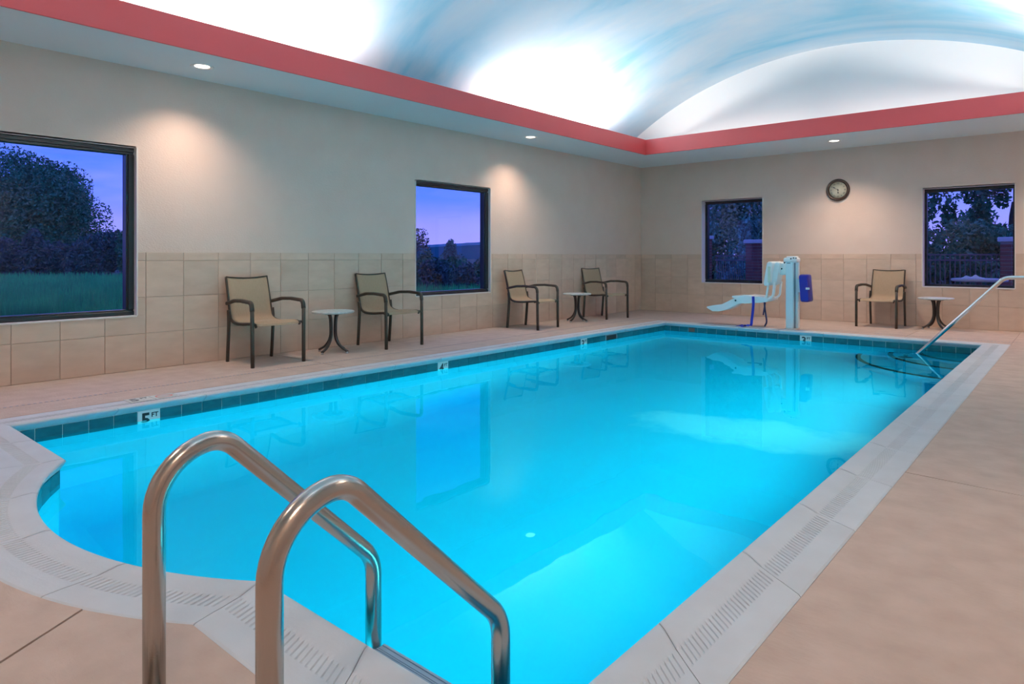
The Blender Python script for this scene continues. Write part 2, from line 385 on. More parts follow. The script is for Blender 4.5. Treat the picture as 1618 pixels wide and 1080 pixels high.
# ---- windows
def window(i, o0, o1, s0, h0, side, depth, fw, label):
    """side L: in the wall at XL facing +x ; side B: in the wall at YB facing -y. fw = (low jamb, high jamb, sill, head)"""
    wn = setting('window_%d' % i, label, 'window')
    def B(mb, a0, a1, d0, d1, z0, z1, c=0, m=0):
        if side == 'L': x = (XL-d1, XL-d0, a0, a1, z0, z1)
        else: x = (a0, a1, YB+d0, YB+d1, z0, z1)
        mb.cbox(*x, c, m) if c else mb.box(*x, m)
    mb = MB(); e = .012                                          # painted reveal lining
    B(mb, o0-.002, o1+.002, -.006, depth, s0-e, s0+.001); B(mb, o0, o1, SUN, depth, h0-.001, h0+e)
    B(mb, o0-e, o0+.001, -.001, depth, s0, h0); B(mb, o1-.001, o1+e, -.001, depth, s0, h0)
    mb.build('reveal', M['reveal'], wn)
    f0, f1, fs, fh = fw
    D = depth
    for (a0, a1, z0, z1) in ((o0, o1, h0-fh, h0), (o0, o1, s0, s0+fs), (o0, o0+f0, s0+fs, h0-fh), (o1-f1, o1, s0+fs, h0-fh)):
        mb = MB(); B(mb, a0, a1, D, D+.09, z0, z1, .003)
        ins = .016                                               # glazing stop: a stepped bead nearer the room
        b0, b1, c0, c1 = a0, a1, z0, z1
        if a1-a0 > z1-z0:
            if z0 > 1: c0 = z0+ins+.006
            else: c1 = z1-ins
        else:
            if a0 == o0: b1 = a1-ins
            else: b0 = a0+ins
        B(mb, b0, b1, D-.018, D+.002, c0, c1, .003)
        mb.build('window_frame', M['frameblk'], wn)
    mb = MB(); B(mb, o0+f0-.004, o1-f1+.004, D+.045, D+.051, s0+fs-.004, h0-fh+.004)
    mb.build('pane', M['glass'], wn)
    return wn
window(1, *WL[0], 'L', .078, (.062, .066, .055, .062), 'large black framed window with a big round tree outside')
window(2, *WL[1], 'L', .062, (.05, .072, .05, .062), 'black framed window showing lavender sky over a low wooded hill')
window(3, *WB[0], 'B', .165, (.04, .04, .055, .05), 'smaller dark window showing a fence and brick pier outside')
window(4, *WB[1], 'B', .165, (.03, .03, .035, .05), 'dark window with tree gaps and patio table outside')

# ---- ceiling: soffit ring, red fascias, barrel vault, lunettes
BXL, BXR, BYB, BYN = -5.8824, -0.266, 10.488, 0.30
ceiling = setting('ceiling', 'white soffit ring around a sky painted barrel vault', 'ceiling')
def soff(x0, x1, y0, y1):
    mb = MB(); mb.box(x0, x1, y0, y1, ZC, ZC+.07); mb.build('soffit', M['soffit'], ceiling)
soff(XL-SUN, BXL-.02, YN-SUN, YB+SUN); soff(BXR+.02, XR+SUN, YN-SUN, YB+SUN); soff(BXL-.02, BXR+.02, BYB+.02, YB+SUN); soff(BXL-.02, BXR+.02, YN-SUN, BYN-.02)
def fascia(i, x0, x1, y0, y1, label):
    mb = MB(); mb.cbox(x0, x1, y0, y1, ZC-.002, 3.138, .002)
    tag(mb.build('trim_%d' % i, M['red']), label, 'trim', kind='structure')
fascia(1, BXL-.02, BXL, BYN-.02, BYB+.02, 'long red fascia band above the soffit over the chairs')
fascia(2, BXL, BXR, BYB, BYB+.02, 'red fascia band across the end below the white lunette')
fascia(3, BXR, BXR+.02, BYN-.02, BYB+.02, 'red fascia band outside the photo along the near side')
fascia(4, BXL, BXR, BYN-.02, BYN, 'red fascia band behind the photographer')
mb = MB(); NA = 72; a0 = math.acos((XR+.012-VXC)/VR); a1 = math.acos((XL-.012-VXC)/VR)
ys = [YN-.02+(11.0-YN+.02)*k/8 for k in range(9)]
arc = [(VXC+VR*math.cos(a0+(a1-a0)*k/NA), VZC+VR*math.sin(a0+(a1-a0)*k/NA)) for k in range(NA+1)]
for y in ys: mb.v += [(x, y, z) for x, z in arc]
for i in range(8):
    for k in range(NA): mb.face([i*(NA+1)+k, i*(NA+1)+k+1, (i+1)*(NA+1)+k+1, (i+1)*(NA+1)+k], 0, True)
mb.build('vault', M['vault'], ceiling)
for y in (11.0, YN-.015):
    mb = MB(); mb.v += [(x, y, z) for x, z in arc]+[(x, y+.1*(1 if y > 5 else -1), z) for x, z in arc]; n = len(arc)
    mb.face(list(range(n))); mb.face(list(range(n, 2*n))[::-1]); mb.build('lunette', M['lunette'], ceiling)
# roof deck above, keeps the sky out
mb = MB(); mb.box(XL-.3, XR+.3, YN-.3, YB+.4, 4.6, 4.7); mb.box(XL-.3, XL-.2, YN-.3, YB+.4, 3.1, 4.6); mb.box(XR+.2, XR+.3, YN-.3, YB+.4, 3.1, 4.6)
mb.box(XL-.3, XR+.3, YB+.25, YB+.4, 3.1, 4.6); mb.box(XL-.3, XR+.3, YN-.3, YN-.2, 3.1, 4.6)
mb.build('roof', M['soffit'], ceiling)

# ---- pool outline helpers. u = distance outward from the coping nose
def arc_h(u): return math.sqrt((AR+u)**2-(AYC-PN+u)**2)
def runs(u):
    """six runs round the pool; each a function t in 0..1 -> (x,y)"""
    L = lambda p, q: (lambda t: (p[0]+(q[0]-p[0])*t, p[1]+(q[1]-p[1])*t))
    h = arc_h(u); A0 = math.atan2(PN-u-AYC, h); A1 = math.atan2(PN-u-AYC, -h)
    return [L((PL-u, PN-u), (PL-u, PB+u)), L((PL-u, PB+u), (PR+u, PB+u)), L((PR+u, PB+u), (PR+u, PN-u)), L((PR+u, PN-u), (AXC+h, PN-u)),
            (lambda t: (AXC+(AR+u)*math.cos(A0+(A1-A0)*t), AYC+(AR+u)*math.sin(A0+(A1-A0)*t))), L((AXC-h, PN-u), (PL-u, PN-u))]
def outline(u, narc=40):
    r = runs(u); P = [r[0](0), r[1](0), r[2](0), r[3](0)]
    P += [r[4](k/narc) for k in range(narc+1)]
    return P                                     # clockwise seen from above

# ---- floor: deck slabs with open joints over a recessed base
OU = CW+.003
h = arc_h(OU)
arcO = [runs(OU)[4](k/30) for k in range(31)]    # +x cusp -> -x cusp
xl, xr, yb, yn = PL-OU, PR+OU, PB+OU, PN-OU
floor = MB(); e = .0
base_polys = [[(XL-.01, YN-.01), (xl, YN-.01), (xl, YB+.01), (XL-.01, YB+.01)], [(xr, YN-.01), (XR+.01, YN-.01), (XR+.01, YB+.01), (xr, YB+.01)], [(xl, yb), (xr, yb), (xr, YB+.01), (xl, YB+.01)],
              [(xl, YN-.01), (xr, YN-.01), (xr, yn)]+arcO+[(xl, yn)]]
for p in base_polys: floor.prism(p, -.12, -.014)
floor = tag(floor.build('floor', M['deckbase']), 'pinkish tan brushed concrete pool deck', 'floor', kind='structure')
g = .0035
def slab_(poly):
    mb = MB(); mb.prism(poly, -.0135, 0); mb.build('slab', M['deck'], floor)
def strip_y(x0, x1, cuts):
    for a, b in zip(cuts[:-1], cuts[1:]): slab_([(x0, a+g), (x1, a+g), (x1, b-g), (x0, b-g)])
strip_y(XL, xl, [YN, .82, 3.88, 6.93, 9.96, YB])
for (a, b, sk) in ((YN, .80, 0), (.80, 3.82, -.09), (3.82, 6.88, .04), (6.88, 9.96, 0), (9.96, YB, 0)):
    s0 = {.80: 0, 3.82: -.09, 6.88: .04}.get(a, 0); s1 = {.80: 0, 3.82: -.09, 6.88: .04}.get(b, 0)
    slab_([(xr, a+g), (XR, a+g+s0), (XR, b-g+s1), (xr, b-g)])
for a, b in ((xl, -3.85), (-3.85, -1.83), (-1.83, xr)): slab_([(a+g, yb), (b-g, yb), (b-g, YB), (a+g, YB)])
# near deck, split by a joint that runs out from the round bay
jx = min(range(31), key=lambda i: abs(arcO[i][0]+2.325)); jp = arcO[jx]; jd = Vector((.14, -.238)).normalized(); q = (jp[1]-YN)/(-jd.y); jb = (jp[0]+jd.x*q, YN)
jm = 20; jp2 = arcO[jm]; jb2 = (jp2[0]-.25, YN)
slab_([(xr-g, YN), (xr-g, yn)]+arcO[:jx]+[(jp[0]+.007, jp[1]), (jb[0]+.007, YN)])
slab_([(jb[0]-.004, YN), (jp[0]-.004, jp[1])]+arcO[jx+1:jm]+[(jp2[0]+.003, jp2[1]), (jb2[0]+.003, YN)])
slab_([(jb2[0]-.003, YN), (jp2[0]-.003, jp2[1])]+arcO[jm+1:]+[(xl+g, yn), (xl+g, YN)])

# ---- coping stones
coping = setting('trim_5', 'pale grey cast stone coping around the pool with ribbed grip band', 'coping')
def prof(rib):
    # (u, z) from the wall under the nose, round the bullnose, over the top to the deck edge
    p = [(.034, -.052), (.027, -.048), (.013, -.030), (.004, -.016), (0, -.008), (.0015, -.002), (.006, .0025), (.016, .005), (.024, .0062)]
    p += [(.035, .0065), (.060, .004), (.088, .0005)]
    for u, wgt in ((.100, 0), (.108, 1), (.135, 1), (.160, 1), (.170, 0)): p.append((u, -.001+(-.0042*rib*wgt)))
    p += [(.20, .0005), (.262, .0005), (CW, -.003), (CW, -.05)]
    return p
def coping_seg(ri, t0, t1, length):
    L = length*(t1-t0); nrib = max(2, round(L/.0235)); gap = .0016/length
    ts = [t0+gap]; rb = [0]; marg = .014/length
    lo, hi = t0+marg, t1-marg
    for k in range(nrib):
        a = lo+(hi-lo)*k/nrib; b_ = (hi-lo)/nrib
        for fr, rv in ((.0, 0), (.42, 0), (.55, 1), (.87, 1)): ts.append(a+b_*fr); rb.append(rv)
    ts += [hi, t1-gap]; rb += [0, 0]
    mb = MB(); n = len(prof(0))
    fcache = [None]*n
    pr = [prof(0), prof(1)]
    rr = [runs(u)[ri] for u, z in pr[0]]
    for t, rv in zip(ts, rb):
        for i, (u, z) in enumerate(pr[rv]):
            x, y = rr[i](t); mb.v.append((x, y, z))
    for k in range(len(ts)-1):
        for i in range(n-1): mb.face([k*n+i, (k+1)*n+i, (k+1)*n+i+1, k*n+i+1], 0, 1 <= i <= 11)
    mb.face(list(range(n))); mb.face([(len(ts)-1)*n+i for i in range(n)][::-1])
    mb.build('coping_stone', M['coping'], coping)
for ri, (ln, cnt) in enumerate(((PB-PN, 14), (PR-PL, 7), (PB-PN, 14), (PR-AXC-arc_h(0), 2), (AR*2*math.asin(arc_h(0)/AR), 4), (AXC-arc_h(0)-PL, 2))):
    for k in range(cnt): coping_seg(ri, k/cnt, (k+1)/cnt, ln)

# ---- pool basin (coved floor), waterline tiles, markers
pool = setting('pool_basin', 'blue plastered indoor pool with a band of dark teal waterline tiles', 'swimming pool')
def shrink(u): return outline(u)
mb = MB(); rings = []
def depth(x, y): return -1.25-.45*min(1, max(0, (7.5-y)/4.5))
levels = [(WU, -.05), (WU, -.21), (WU, -.6)]+[None]*6
O = outline(WU); n = len(O); cen = Vector((-3.08, 5.5))
def ring(u, f):
    for x, y in outline(u): mb.v.append((x, y, f(x, y)))
ring(WU, lambda x, y: -.045); ring(WU, lambda x, y: -.5)
for k in range(7):
    a = R(90*k/6); ring(WU-.35*(1-math.cos(a)), lambda x, y: depth(x, y)+.35*(1-math.sin(a)))
nr = len(mb.v)//n
for k in range(nr-1):
    for i in range(n): mb.face([k*n+i, k*n+(i+1) % n, (k+1)*n+(i+1) % n, (k+1)*n+i], 0, k > 1)
# bottom: strips across between the two long sides
mb.face([(nr-1)*n+i for i in range(n)], 0)
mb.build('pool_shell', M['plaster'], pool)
me = pool.children[0].data
TP = .1562; GT = .0028; T0, T1 = -.0505, -.2005
skim = {('L', 40), ('L', 41)}
def pool_tile(p, q, nrm, name='tile', material=None, z0=T1, z1=T0, t=.006):
    p, q = Vector((*p, 0)), Vector((*q, 0)); d = (q-p).normalized(); a = p+d*GT/2; b = q-d*GT/2; nv = Vector((*nrm, 0))*t; c = .0012
    mb = MB()
    vs = [(a, z0+GT/2), (b, z0+GT/2), (b, z1), (a, z1)]
    V = [(v.x, v.y, z) for v, z in vs]
    a2, b2 = a+nv+d*c, b+nv-d*c
    V += [(v.x, v.y, z) for v, z in ((a2, z0+GT/2+c), (b2, z0+GT/2+c), (b2, z1-c), (a2, z1-c))]
    mb.add(V, [(0, 1, 5, 4), (1, 2, 6, 5), (2, 3, 7, 6), (3, 0, 4, 7), (4, 5, 6, 7)])
    return mb.build(name, material or M['pooltile'], pool)
def text_mesh(body, size, material, bold=.012, ext=.0004):
    cu = bpy.data.curves.new('lettering', 'FONT'); cu.body = body; cu.size = size; cu.extrude = ext; cu.offset = bold*size; cu.resolution_u = 3
    cu.align_x = 'CENTER'; cu.align_y = 'CENTER'
    o = bpy.data.objects.new('lettering', cu); col.objects.link(o)
    me = bpy.data.meshes.new_from_object(o.evaluated_get(bpy.context.evaluated_depsgraph_get())); bpy.data.objects.remove(o); bpy.data.curves.remove(cu)
    me.materials.clear(); me.materials.append(material); return me
def put_text(me, name, parent, org, ax, ay, **props):
    ax, ay = Vector(ax), Vector(ay); az = ax.cross(ay)
    o = bpy.data.objects.new(name, me); col.objects.link(o); o.parent = parent
    mw = Matrix((ax, ay, az)).transposed().to_4x4(); mw.translation = Vector(org); o.matrix_local = mw
    for k, v in props.items(): o[k] = v
    return o
# left side
WXL, WXR, WYB, WYN = PL-WU, PR+WU, PB+WU, PN-WU
mark = {0: '5', 19: '4', 36: '3'}
for k in range(-6, 60):
    y0, y1 = 1.912+k*TP, 1.912+(k+1)*TP; y0c, y1c = max(y0, WYN), min(y1, WYB)
    if y1c-y0c < .01: continue
    if k in (40, 41): continue
    if k in mark:
        o = pool_tile((WXL, y0c), (WXL, y1c), (1, 0), 'marker_tile', M['marker']); tag(o, 'white depth marker tile reading %s FT' % mark[k])
        put_text(text_mesh(mark[k], .135, M['ink'], .03), 'lettering', o, (WXL+.0066, y0+.055, -.122), (0, 1, 0), (0, 0, 1))
        put_text(text_mesh('FT', .046, M['ink'], .03), 'lettering', o, (WXL+.0066, y0+.118, -.088), (0, 1, 0), (0, 0, 1))
    else: pool_tile((WXL, y0c), (WXL, y1c), (1, 0))
# skimmer mouth in place of two tiles
y0, y1 = 1.912+40*TP+.01, 1.912+42*TP-.004
mb = MB()
mb.box(WXL, WXL+.007, y0, y1, -.062, -.052); mb.box(WXL, WXL+.007, y0, y1, -.20, -.19); mb.box(WXL, WXL+.007, y0, y0+.014, -.19, -.062); mb.box(WXL, WXL+.007, y1-.014, y1, -.19, -.062)
sk = mb.build('skimmer', M['grey'], pool); tag(sk, 'dark rectangular skimmer mouth at the waterline')
mb = MB(); mb.box(WXL, WXL+.003, y0+.014, y1-.014, -.19, -.062); mb.build('weir_door', M['slot'], sk)
# back side
for k in range(-15, 15):
    x0, x1 = -3.094+k*TP, -3.094+(k+1)*TP; x0c, x1c = max(x0, WXL), min(x1, WXR)
    if x1c-x0c < .01: continue
    if k == 0:
        o = pool_tile((x0c, WYB), (x1c, WYB), (0, -1), 'marker_tile', M['marker']); tag(o, 'white depth marker tile reading 3 FT below the pool lift')
        put_text(text_mesh('3', .135, M['ink'], .03), 'lettering', o, (x0+.055, WYB-.0066, -.122), (1, 0, 0), (0, 0, 1))
        put_text(text_mesh('FT', .046, M['ink'], .03), 'lettering', o, (x0+.118, WYB-.0066, -.088), (1, 0, 0), (0, 0, 1))
    else: pool_tile((x0c, WYB), (x1c, WYB), (0, -1))
mb = MB(); mb.cbox(-4.80, -4.70, WYB-.013, WYB-.005, -.12, -.065, .002); mb.build('vacuum_plate', mat('brown_plate', (.13, .075, .055), .5), pool, label='small brown rectangular plate on the waterline tile')
# right, near and round bay
k = 0
while WYN+k*TP < WYB-.01: pool_tile((WXR, min(WYB, WYN+(k+1)*TP)), (WXR, WYN+k*TP), (-1, 0)); k += 1
rr = runs(WU)
for ri, cnt in ((3, 7), (5, 7)):
    for k in range(cnt): pool_tile(rr[ri](k/cnt), rr[ri]((k+1)/cnt), (0, 1))
for k in range(16):
    p, q = rr[4](k/16), rr[4]((k+1)/16); m_ = Vector((AXC-(p[0]+q[0])/2, AYC-(p[1]+q[1])/2)).normalized(); pool_tile(p, q, m_[:])
# grout band behind the tiles
mb = MB()
O2 = outline(WU-.0015)
for z in (-.046, -.203): mb.v += [(x, y, z) for x, y in O2]
for i in range(n): mb.face([i, (i+1) % n, n+(i+1) % n, n+i])
mb.build('grout_band', M['poolgrout'], pool)
# corner steps with dark nosing strips
SX, SY = WXR, WYB
for i, (rad, top) in enumerate(((1.40, -.90), (1.03, -.55), (.70, -.27))):
    mb = MB(); A = [R(180+90*k/20) for k in range(21)]
    poly = [(SX, SY)]+[(SX+rad*math.cos(a), SY+rad*math.sin(a)) for a in A]
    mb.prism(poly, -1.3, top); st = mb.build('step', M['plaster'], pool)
    mb = MB(); mb.tube([(SX+(rad-.02)*math.cos(a), SY+(rad-.02)*math.sin(a), top+.002) for a in A], .024, .008, n=6, side=(0, 0, 1)) if 0 else None
    mb = MB(); b0 = 0
    for a in A:
        for dr, dz in ((-.055, .002), (.004, .002), (.004, -.03)): mb.v.append((SX+(rad+dr)*math.cos(a), SY+(rad+dr)*math.sin(a), top+dz))
    for q_ in range(20):
        for j in range(2): mb.face([q_*3+j, q_*3+j+1, (q_+1)*3+j+1, (q_+1)*3+j])
    mb.build('step_nosing', M['ink'], st)
# water
mb = MB(); mb.v = [(x, y, WATER) for x, y in outline(WU+.002)]; mb.face(list(range(n))[::-1])
tag(mb.build('pool_water', M['water']), 'still clear blue water filling the pool', 'water', kind='structure')

# ---- unseen underwater lights added to brighten the water, on the hidden side wall
def pool_fill_light(loc, d, label, wt):
    t = thing('underwater_fill_light', label, 'added pool light', loc, math.atan2(d[1], d[0]), 'added underwater fill lights')
    mb = MB(); mb.lathe([(.10, .03), (.13, .03), (.135, .015), (.13, 0)], n=28, axis='x'); mb.build('rim', M['chrome'], t)
    mb = MB(); mb.lathe([(0, .022), (.06, .024), (.10, .018)], n=28, axis='x'); mb.build('lens', M['fill_lens'], t)
    l = bpy.data.lights.new('pool_fill_lamp', 'AREA'); l.shape = 'DISK'; l.size = .2; l.energy = wt; l.color = POOL_COL; l.spread = R(150)
    lo = bpy.data.objects.new('pool_fill_lamp', l); col.objects.link(lo); lo.parent = t; lo.location = (.05, 0, 0); lo.rotation_euler = (0, R(-90), 0)
for y, nm in ((1.75, 'nearest the ladder'), (3.3, 'second from the ladder'), (4.85, 'halfway along the pool'), (6.4, 'second from the steps'), (7.75, 'nearest the steps')):
    pool_fill_light((WXR-.002, y, -.34), (-1, 0), 'round unseen underwater light added on the hidden side wall '+nm, POOL_W)

# ================================================================== LIGHT FIXTURES
down_mesh = None
def downlight(x, y, label, k=1.0, first=[None]):
    if first[0] is None:
        t = thing('ceiling_light', label, 'ceiling light', (x, y, ZC), 0, 'recessed downlights in the soffit')
        mb = MB(); mb.lathe([(.075, .004), (.078, -.004), (.098, -.007), (.104, -.003), (.104, .001)], n=32); mb.build('trim_ring', M['trimw'], t)
        mb = MB(); mb.lathe([(0, -.0045), (.05, -.004), (.077, .002)], n=32); mb.build('lens', M['lens'], t)
        first[0] = t
    else: t = dup(first[0], (x, y, ZC), 0, label)
    l = bpy.data.lights.new('downlight_lamp', 'SPOT'); l.energy = DOWN_W*k; l.color = DOWN_COL; l.spot_size = R(124); l.spot_blend = 1.0; l.shadow_soft_size = .07
    lo = bpy.data.objects.new('downlight_lamp', l); col.objects.link(lo); lo.location = (x, y, ZC-.03)
downlight(-6.33, 2.883, 'recessed downlight in the soffit beside the big window', .85)
downlight(-6.33, 7.811, 'recessed downlight in the soffit above the middle chairs', .85)
downlight(-2.953, 11.137, 'recessed downlight in the end soffit above the wall clock', 1.35)
downlight(-6.33, -.4, 'recessed downlight in the soffit outside the photo near the corner')
for y, nm in ((-.4, 'behind the camera'), (2.883, 'facing the big window'), (7.811, 'facing the second window'), (11.137, 'at the handrail end')): downlight(.19, y, 'recessed downlight outside the photo over the walkway '+nm, 1.3 if y > 11 else 1.0)
downlight(-2.953, -.45, 'recessed downlight outside the photo behind the ladder')

def cove(x, y0, y1, tilt, label, wt, group='cove strip lights behind the red fascia'):
    L = y1-y0
    t = thing('cove_light', label, 'strip light', (x, (y0+y1)/2, ZC+.07), 0, group)
    mb = MB(); mb.cbox(-.06, .06, -L/2, L/2, 0, .04, .004); mb.build('housing', M['trimw'], t)
    mb = MB(); mb.tube([(0, -L/2+.02, .058), (0, L/2-.02, .058)], .016, n=10); mb.build('tube_lamp', M['tubelamp'], t)
    l = bpy.data.lights.new('cove_lamp', 'AREA'); l.shape = 'RECTANGLE'; l.size = .08; l.size_y = L; l.energy = wt; l.color = COVE_COL; l.spread = R(175)
    lo = bpy.data.objects.new('cove_lamp', l); col.objects.link(lo); lo.parent = t; lo.location = (0, 0, .08); lo.rotation_euler = (R(180), 0, 0)
    lo.rotation_euler = (0, R(180-tilt), 0)
for x, tl, sd in ((-6.22, -25, 'over the chairs'), (.07, 25, 'outside the photo')):
    for (y0, y1, nm) in ((-.6, .9, 'first'), (2.3, 4.2, 'second'), (6.9, 9.6, 'third')):
        cove(x, y0, y1, tl, '%s strip light hidden behind the red fascia %s' % (nm, sd), COVE_W*(y1-y0)/2)
for x in (-4.35, -1.80):
    L = 2.4
    t = thing('cove_light', 'strip light hidden behind the end fascia '+('near the long wall' if x < -3 else 'near the walkway'), 'strip light', (x, 10.66, ZC+.07), 0, 'cove strip lights at the end')
    mb = MB(); mb.cbox(-L/2, L/2, -.05, .05, 0, .04, .004); mb.build('housing', M['trimw'], t)
    mb = MB(); mb.tube([(-L/2+.02, 0, .058), (L/2-.02, 0, .058)], .016, n=10); mb.build('tube_lamp', M['tubelamp'], t)
    l = bpy.data.lights.new('cove_lamp', 'AREA'); l.shape = 'RECTANGLE'; l.size = L; l.size_y = .08; l.energy = COVE_W*.020; l.color = COVE_COL
    lo = bpy.data.objects.new('cove_lamp', l); col.objects.link(lo); lo.parent = t; lo.location = (0, 0, .08); lo.rotation_euler = (R(128), 0, 0); l.spread = R(125)

# ================================================================== FURNITURE
def make_chair(label):
    t = thing('sling_chair', label, 'chair', group='tan sling chairs around the pool')
    ctrl = [(-.345, .868), (-.315, .76), (-.285, .64), (-.262, .53), (-.235, .455), (-.18, .423), (-.10, .412), (.02, .414), (.14, .424), (.225, .428), (.268, .418), (.282, .398)]
    cur = smooth([(x, 0, z) for x, z in ctrl], 5)
    wid = lambda i: .228+.012*min(1, i/len(cur)*1.6)
    # sling: one cloth from the top bar over the seat to the front roll
    mb = MB(); nl = 9
    for i, p in enumerate(cur):
        f = i/(len(cur)-1)
        for sgn in (1, -1):
            for j in range(nl):
                y = (j/(nl-1)*2-1)
                sag = .012*(1-y*y)*(1 if f > .42 else .6)
                a = cur[max(0, i-1)]; b = cur[min(len(cur)-1, i+1)]; tn = (b-a).normalized(); nm = Vector((tn.z, 0, -tn.x))
                top = -.016*(1-y*y) if i == 0 else (-.008*(1-y*y) if i == 1 else 0)
                q = p-nm*0+Vector((0, y*(wid(i)+.004), 0))+(-nm if nm.z > 0 or nm.x > 0 else nm)*sag+Vector((0, 0, top))
                q += (nm if sgn > 0 else -nm)*.0018
                mb.v.append(tuple(q))
    W = 2*nl
    for i in range(len(cur)-1):
        for j in range(nl-1):
            a, b = i*W+j, (i+1)*W+j
            mb.face([a, a+1, b+1, b], 0, True); mb.face([a+nl, b+nl, b+nl+1, a+nl+1], 0, True)
        for j in (0, nl-1): mb.face([i*W+j, (i+1)*W+j, (i+1)*W+nl+j, i*W+nl+j])
    for i in (0, len(cur)-1):
        for j in range(nl-1): mb.face([i*W+j, i*W+nl+j, i*W+nl+j+1, i*W+j+1])
    mb.build('sling', M['sling'], t)
    for s in (-1, 1):
        mb = MB(); mb.tube([(p.x-.010*(1-min(1, max(0, i-8)/14)), s*(wid(i)-.003), p.z-.012*min(1, max(0, i-8)/14)) for i, p in enumerate(cur)], .0095, .0155, n=8, side=(0, 1, 0), sq=.6); mb.build('side_rail', M['brown'], t)
        mb = MB(); mb.tube(smooth([(-.262, s*.243, .53), (-.252, s*.245, .44), (-.256, s*.245, .32), (-.27, s*.245, .15), (-.284, s*.244, 0)], 5), .014, .020, n=8, side=(0, 1, 0), sq=.6); mb.build('leg', M['brown'], t)
        arm = fillet([(-.285, s*.244, .598), (-.10, s*.262, .634), (.06, s*.274, .640), (.272, s*.28, .628), (.285, s*.28, .545)], [.2, .25, .05], 5)
        mb = MB(); mb.tube(arm, .021, .018, n=8, side=(0, 1, 0), sq=.6); mb.build('armrest', M['brown'], t)
        mb = MB(); mb.tube([(.285, s*.28, .553), (.286, s*.28, .40), (.288, s*.279, .2), (.29, s*.278, 0)], .0165, .018, n=8, side=(0, 1, 0), sq=.6); mb.build('leg', M['brown'], t)
        mb = MB(); mb.tube([(.255, s*.232, .412), (.283, s*.272, .410)], .013, .012, n=8); mb.build('rail_bracket', M['brown'], t)
    for (x, z, w_) in ((.20, .402, .235), (-.16, .396, .235)):
        mb = MB(); mb.tube([(x, -w_, z), (x, w_, z)], .010, n=8); mb.build('crossbar', M['brown'], t)
    mb = MB(); mb.tube(smooth([(-.346, -.228, .868), (-.348, -.12, .857), (-.349, 0, .853), (-.348, .12, .857), (-.346, .228, .868)], 4), .007, .009, n=8); mb.build('top_bar', M['brown'], t)
    return t
CH = [((-6.395, 3.545), 0, 'tan sling chair nearest the big window with the tree'),
      ((-6.445, 5.205), 1, 'tan sling chair under the edge of the second window, its arm against the glass'),
      ((-6.375, 7.90), 5, 'tan sling chair just past the second window, turned slightly to the corner'),
      ((-6.44, 10.03), -9, 'tan sling chair closest to the corner of the walls'),
      ((-2.38, 11.58), -94.5, 'tan sling chair on its own against the end wall beside the pool lift')]
c0 = None
for (p, a, lb) in CH:
    if c0 is None: c0 = make_chair(lb); c0.location = (*p, 0); c0.rotation_euler = (0, 0, R(a))
    else: dup(c0, (*p, 0), R(a), lb)
def make_table(label):
    t = thing('side_table', label, 'table', group='small round side tables between chairs')
    mb = MB(); mb.lathe([(0, .444), (.215, .444), (.228, .448), (.234, .457), (.232, .466), (.224, .470), (0, .470)], n=48); mb.build('tabletop', M['tabletop'], t)
    mb = MB(); mb.lathe([(0, .430), (.10, .430), (.11, .436), (.11, .444), (0, .444)], n=24); mb.build('mounting_plate', M['darkbrown'], t)
    for k in range(4):
        a = R(90*k); c, s_ = math.cos(a), math.sin(a)
        path = smooth([(.062, .432), (.044, .39), (.036, .32), (.034, .25), (.038, .19), (.062, .125), (.115, .065), (.192, .024)], 4)
        mb = MB(); mb.tube([(p.x*c, p.x*s_, p.y) for p in [Vector((q[0], q[1], 0)) for q in path]], .018, .0115, n=8, side=(-s_, c, 0), sq=.6); lg = mb.build('leg', M['darkbrown'], t)
        mb = MB(); mb.lathe([(0, 0), (.015, 0), (.017, .006), (.012, .02), (0, .022)], (.188*c, .188*s_, 0), n=12); mb.build('glide', M['glide'], lg, label='grey glide under the leg')
    return t
t0 = make_table('small round grey table between the first two chairs'); t0.location = (-6.42, 4.395, 0); t0.rotation_euler = (0, 0, R(18))
dup(t0, (-6.39, 9.11, 0), R(2), 'small round grey table between the two chairs nearest the corner')
dup(t0, (-1.67, 11.60, 0), R(38), 'small round grey table under the dark end window')

# ---- wall clock
ck = thing('wall_clock', 'round dark wood wall clock with cream face on the end wall', 'clock', (-3.118, YB+SUN, 2.186))
mb = MB(); mb.lathe([(.183, 0), (.184, .018), (.178, .034), (.166, .042), (.155, .040), (.146, .030), (.140, .026), (.136, .016), (.134, .010)], n=56, axis='y'); mb.build('case', M['wood'], ck)
mb = MB(); mb.lathe([(.137, .010), (.137, .012), (0, .012)], n=48, axis='y'); mb.build('face', M['clockface'], ck)
for i, tx in enumerate(('XII', 'I', 'II', 'III', 'IIII', 'V', 'VI', 'VII', 'VIII', 'IX', 'X', 'XI')):
    a = R(90-30*i); me = text_mesh(tx, .036, M['ink'], .005); up = Vector((math.cos(a), 0, math.sin(a)))
    put_text(me, 'numeral', ck, (.106*math.cos(a), -.0128, .106*math.sin(a)), (math.sin(a), 0, -math.cos(a)), up)
def hand(ang, ln, wd, y, name):
    a = R(90-ang); d = Vector((math.cos(a), 0, math.sin(a))); s_ = Vector((-math.sin(a), 0, math.cos(a))); mb = MB()
    outl = [(-.018, wd*.6), (ln*.55, wd*.5), (ln*.68, wd*1.9), (ln*.8, wd*1.6), (ln, 0)]
    pts = [d*l+s_*w_ for l, w_ in outl]+[d*l-s_*w_ for l, w_ in outl[-2::-1]]; nv = len(pts)
    mb.v += [(p.x, y, p.z) for p in pts]+[(p.x, y-.0015, p.z) for p in pts]
    mb.face(list(range(nv))); mb.face(list(range(nv, 2*nv))[::-1])
    for i in range(nv): mb.face([i, nv+i, nv+(i+1) % nv, (i+1) % nv])
    mb.build(name, M['ink'], ck)
hand(305, .098, .0045, -.0145, 'minute_hand'); hand(176, .062, .006, -.0165, 'hour_hand')
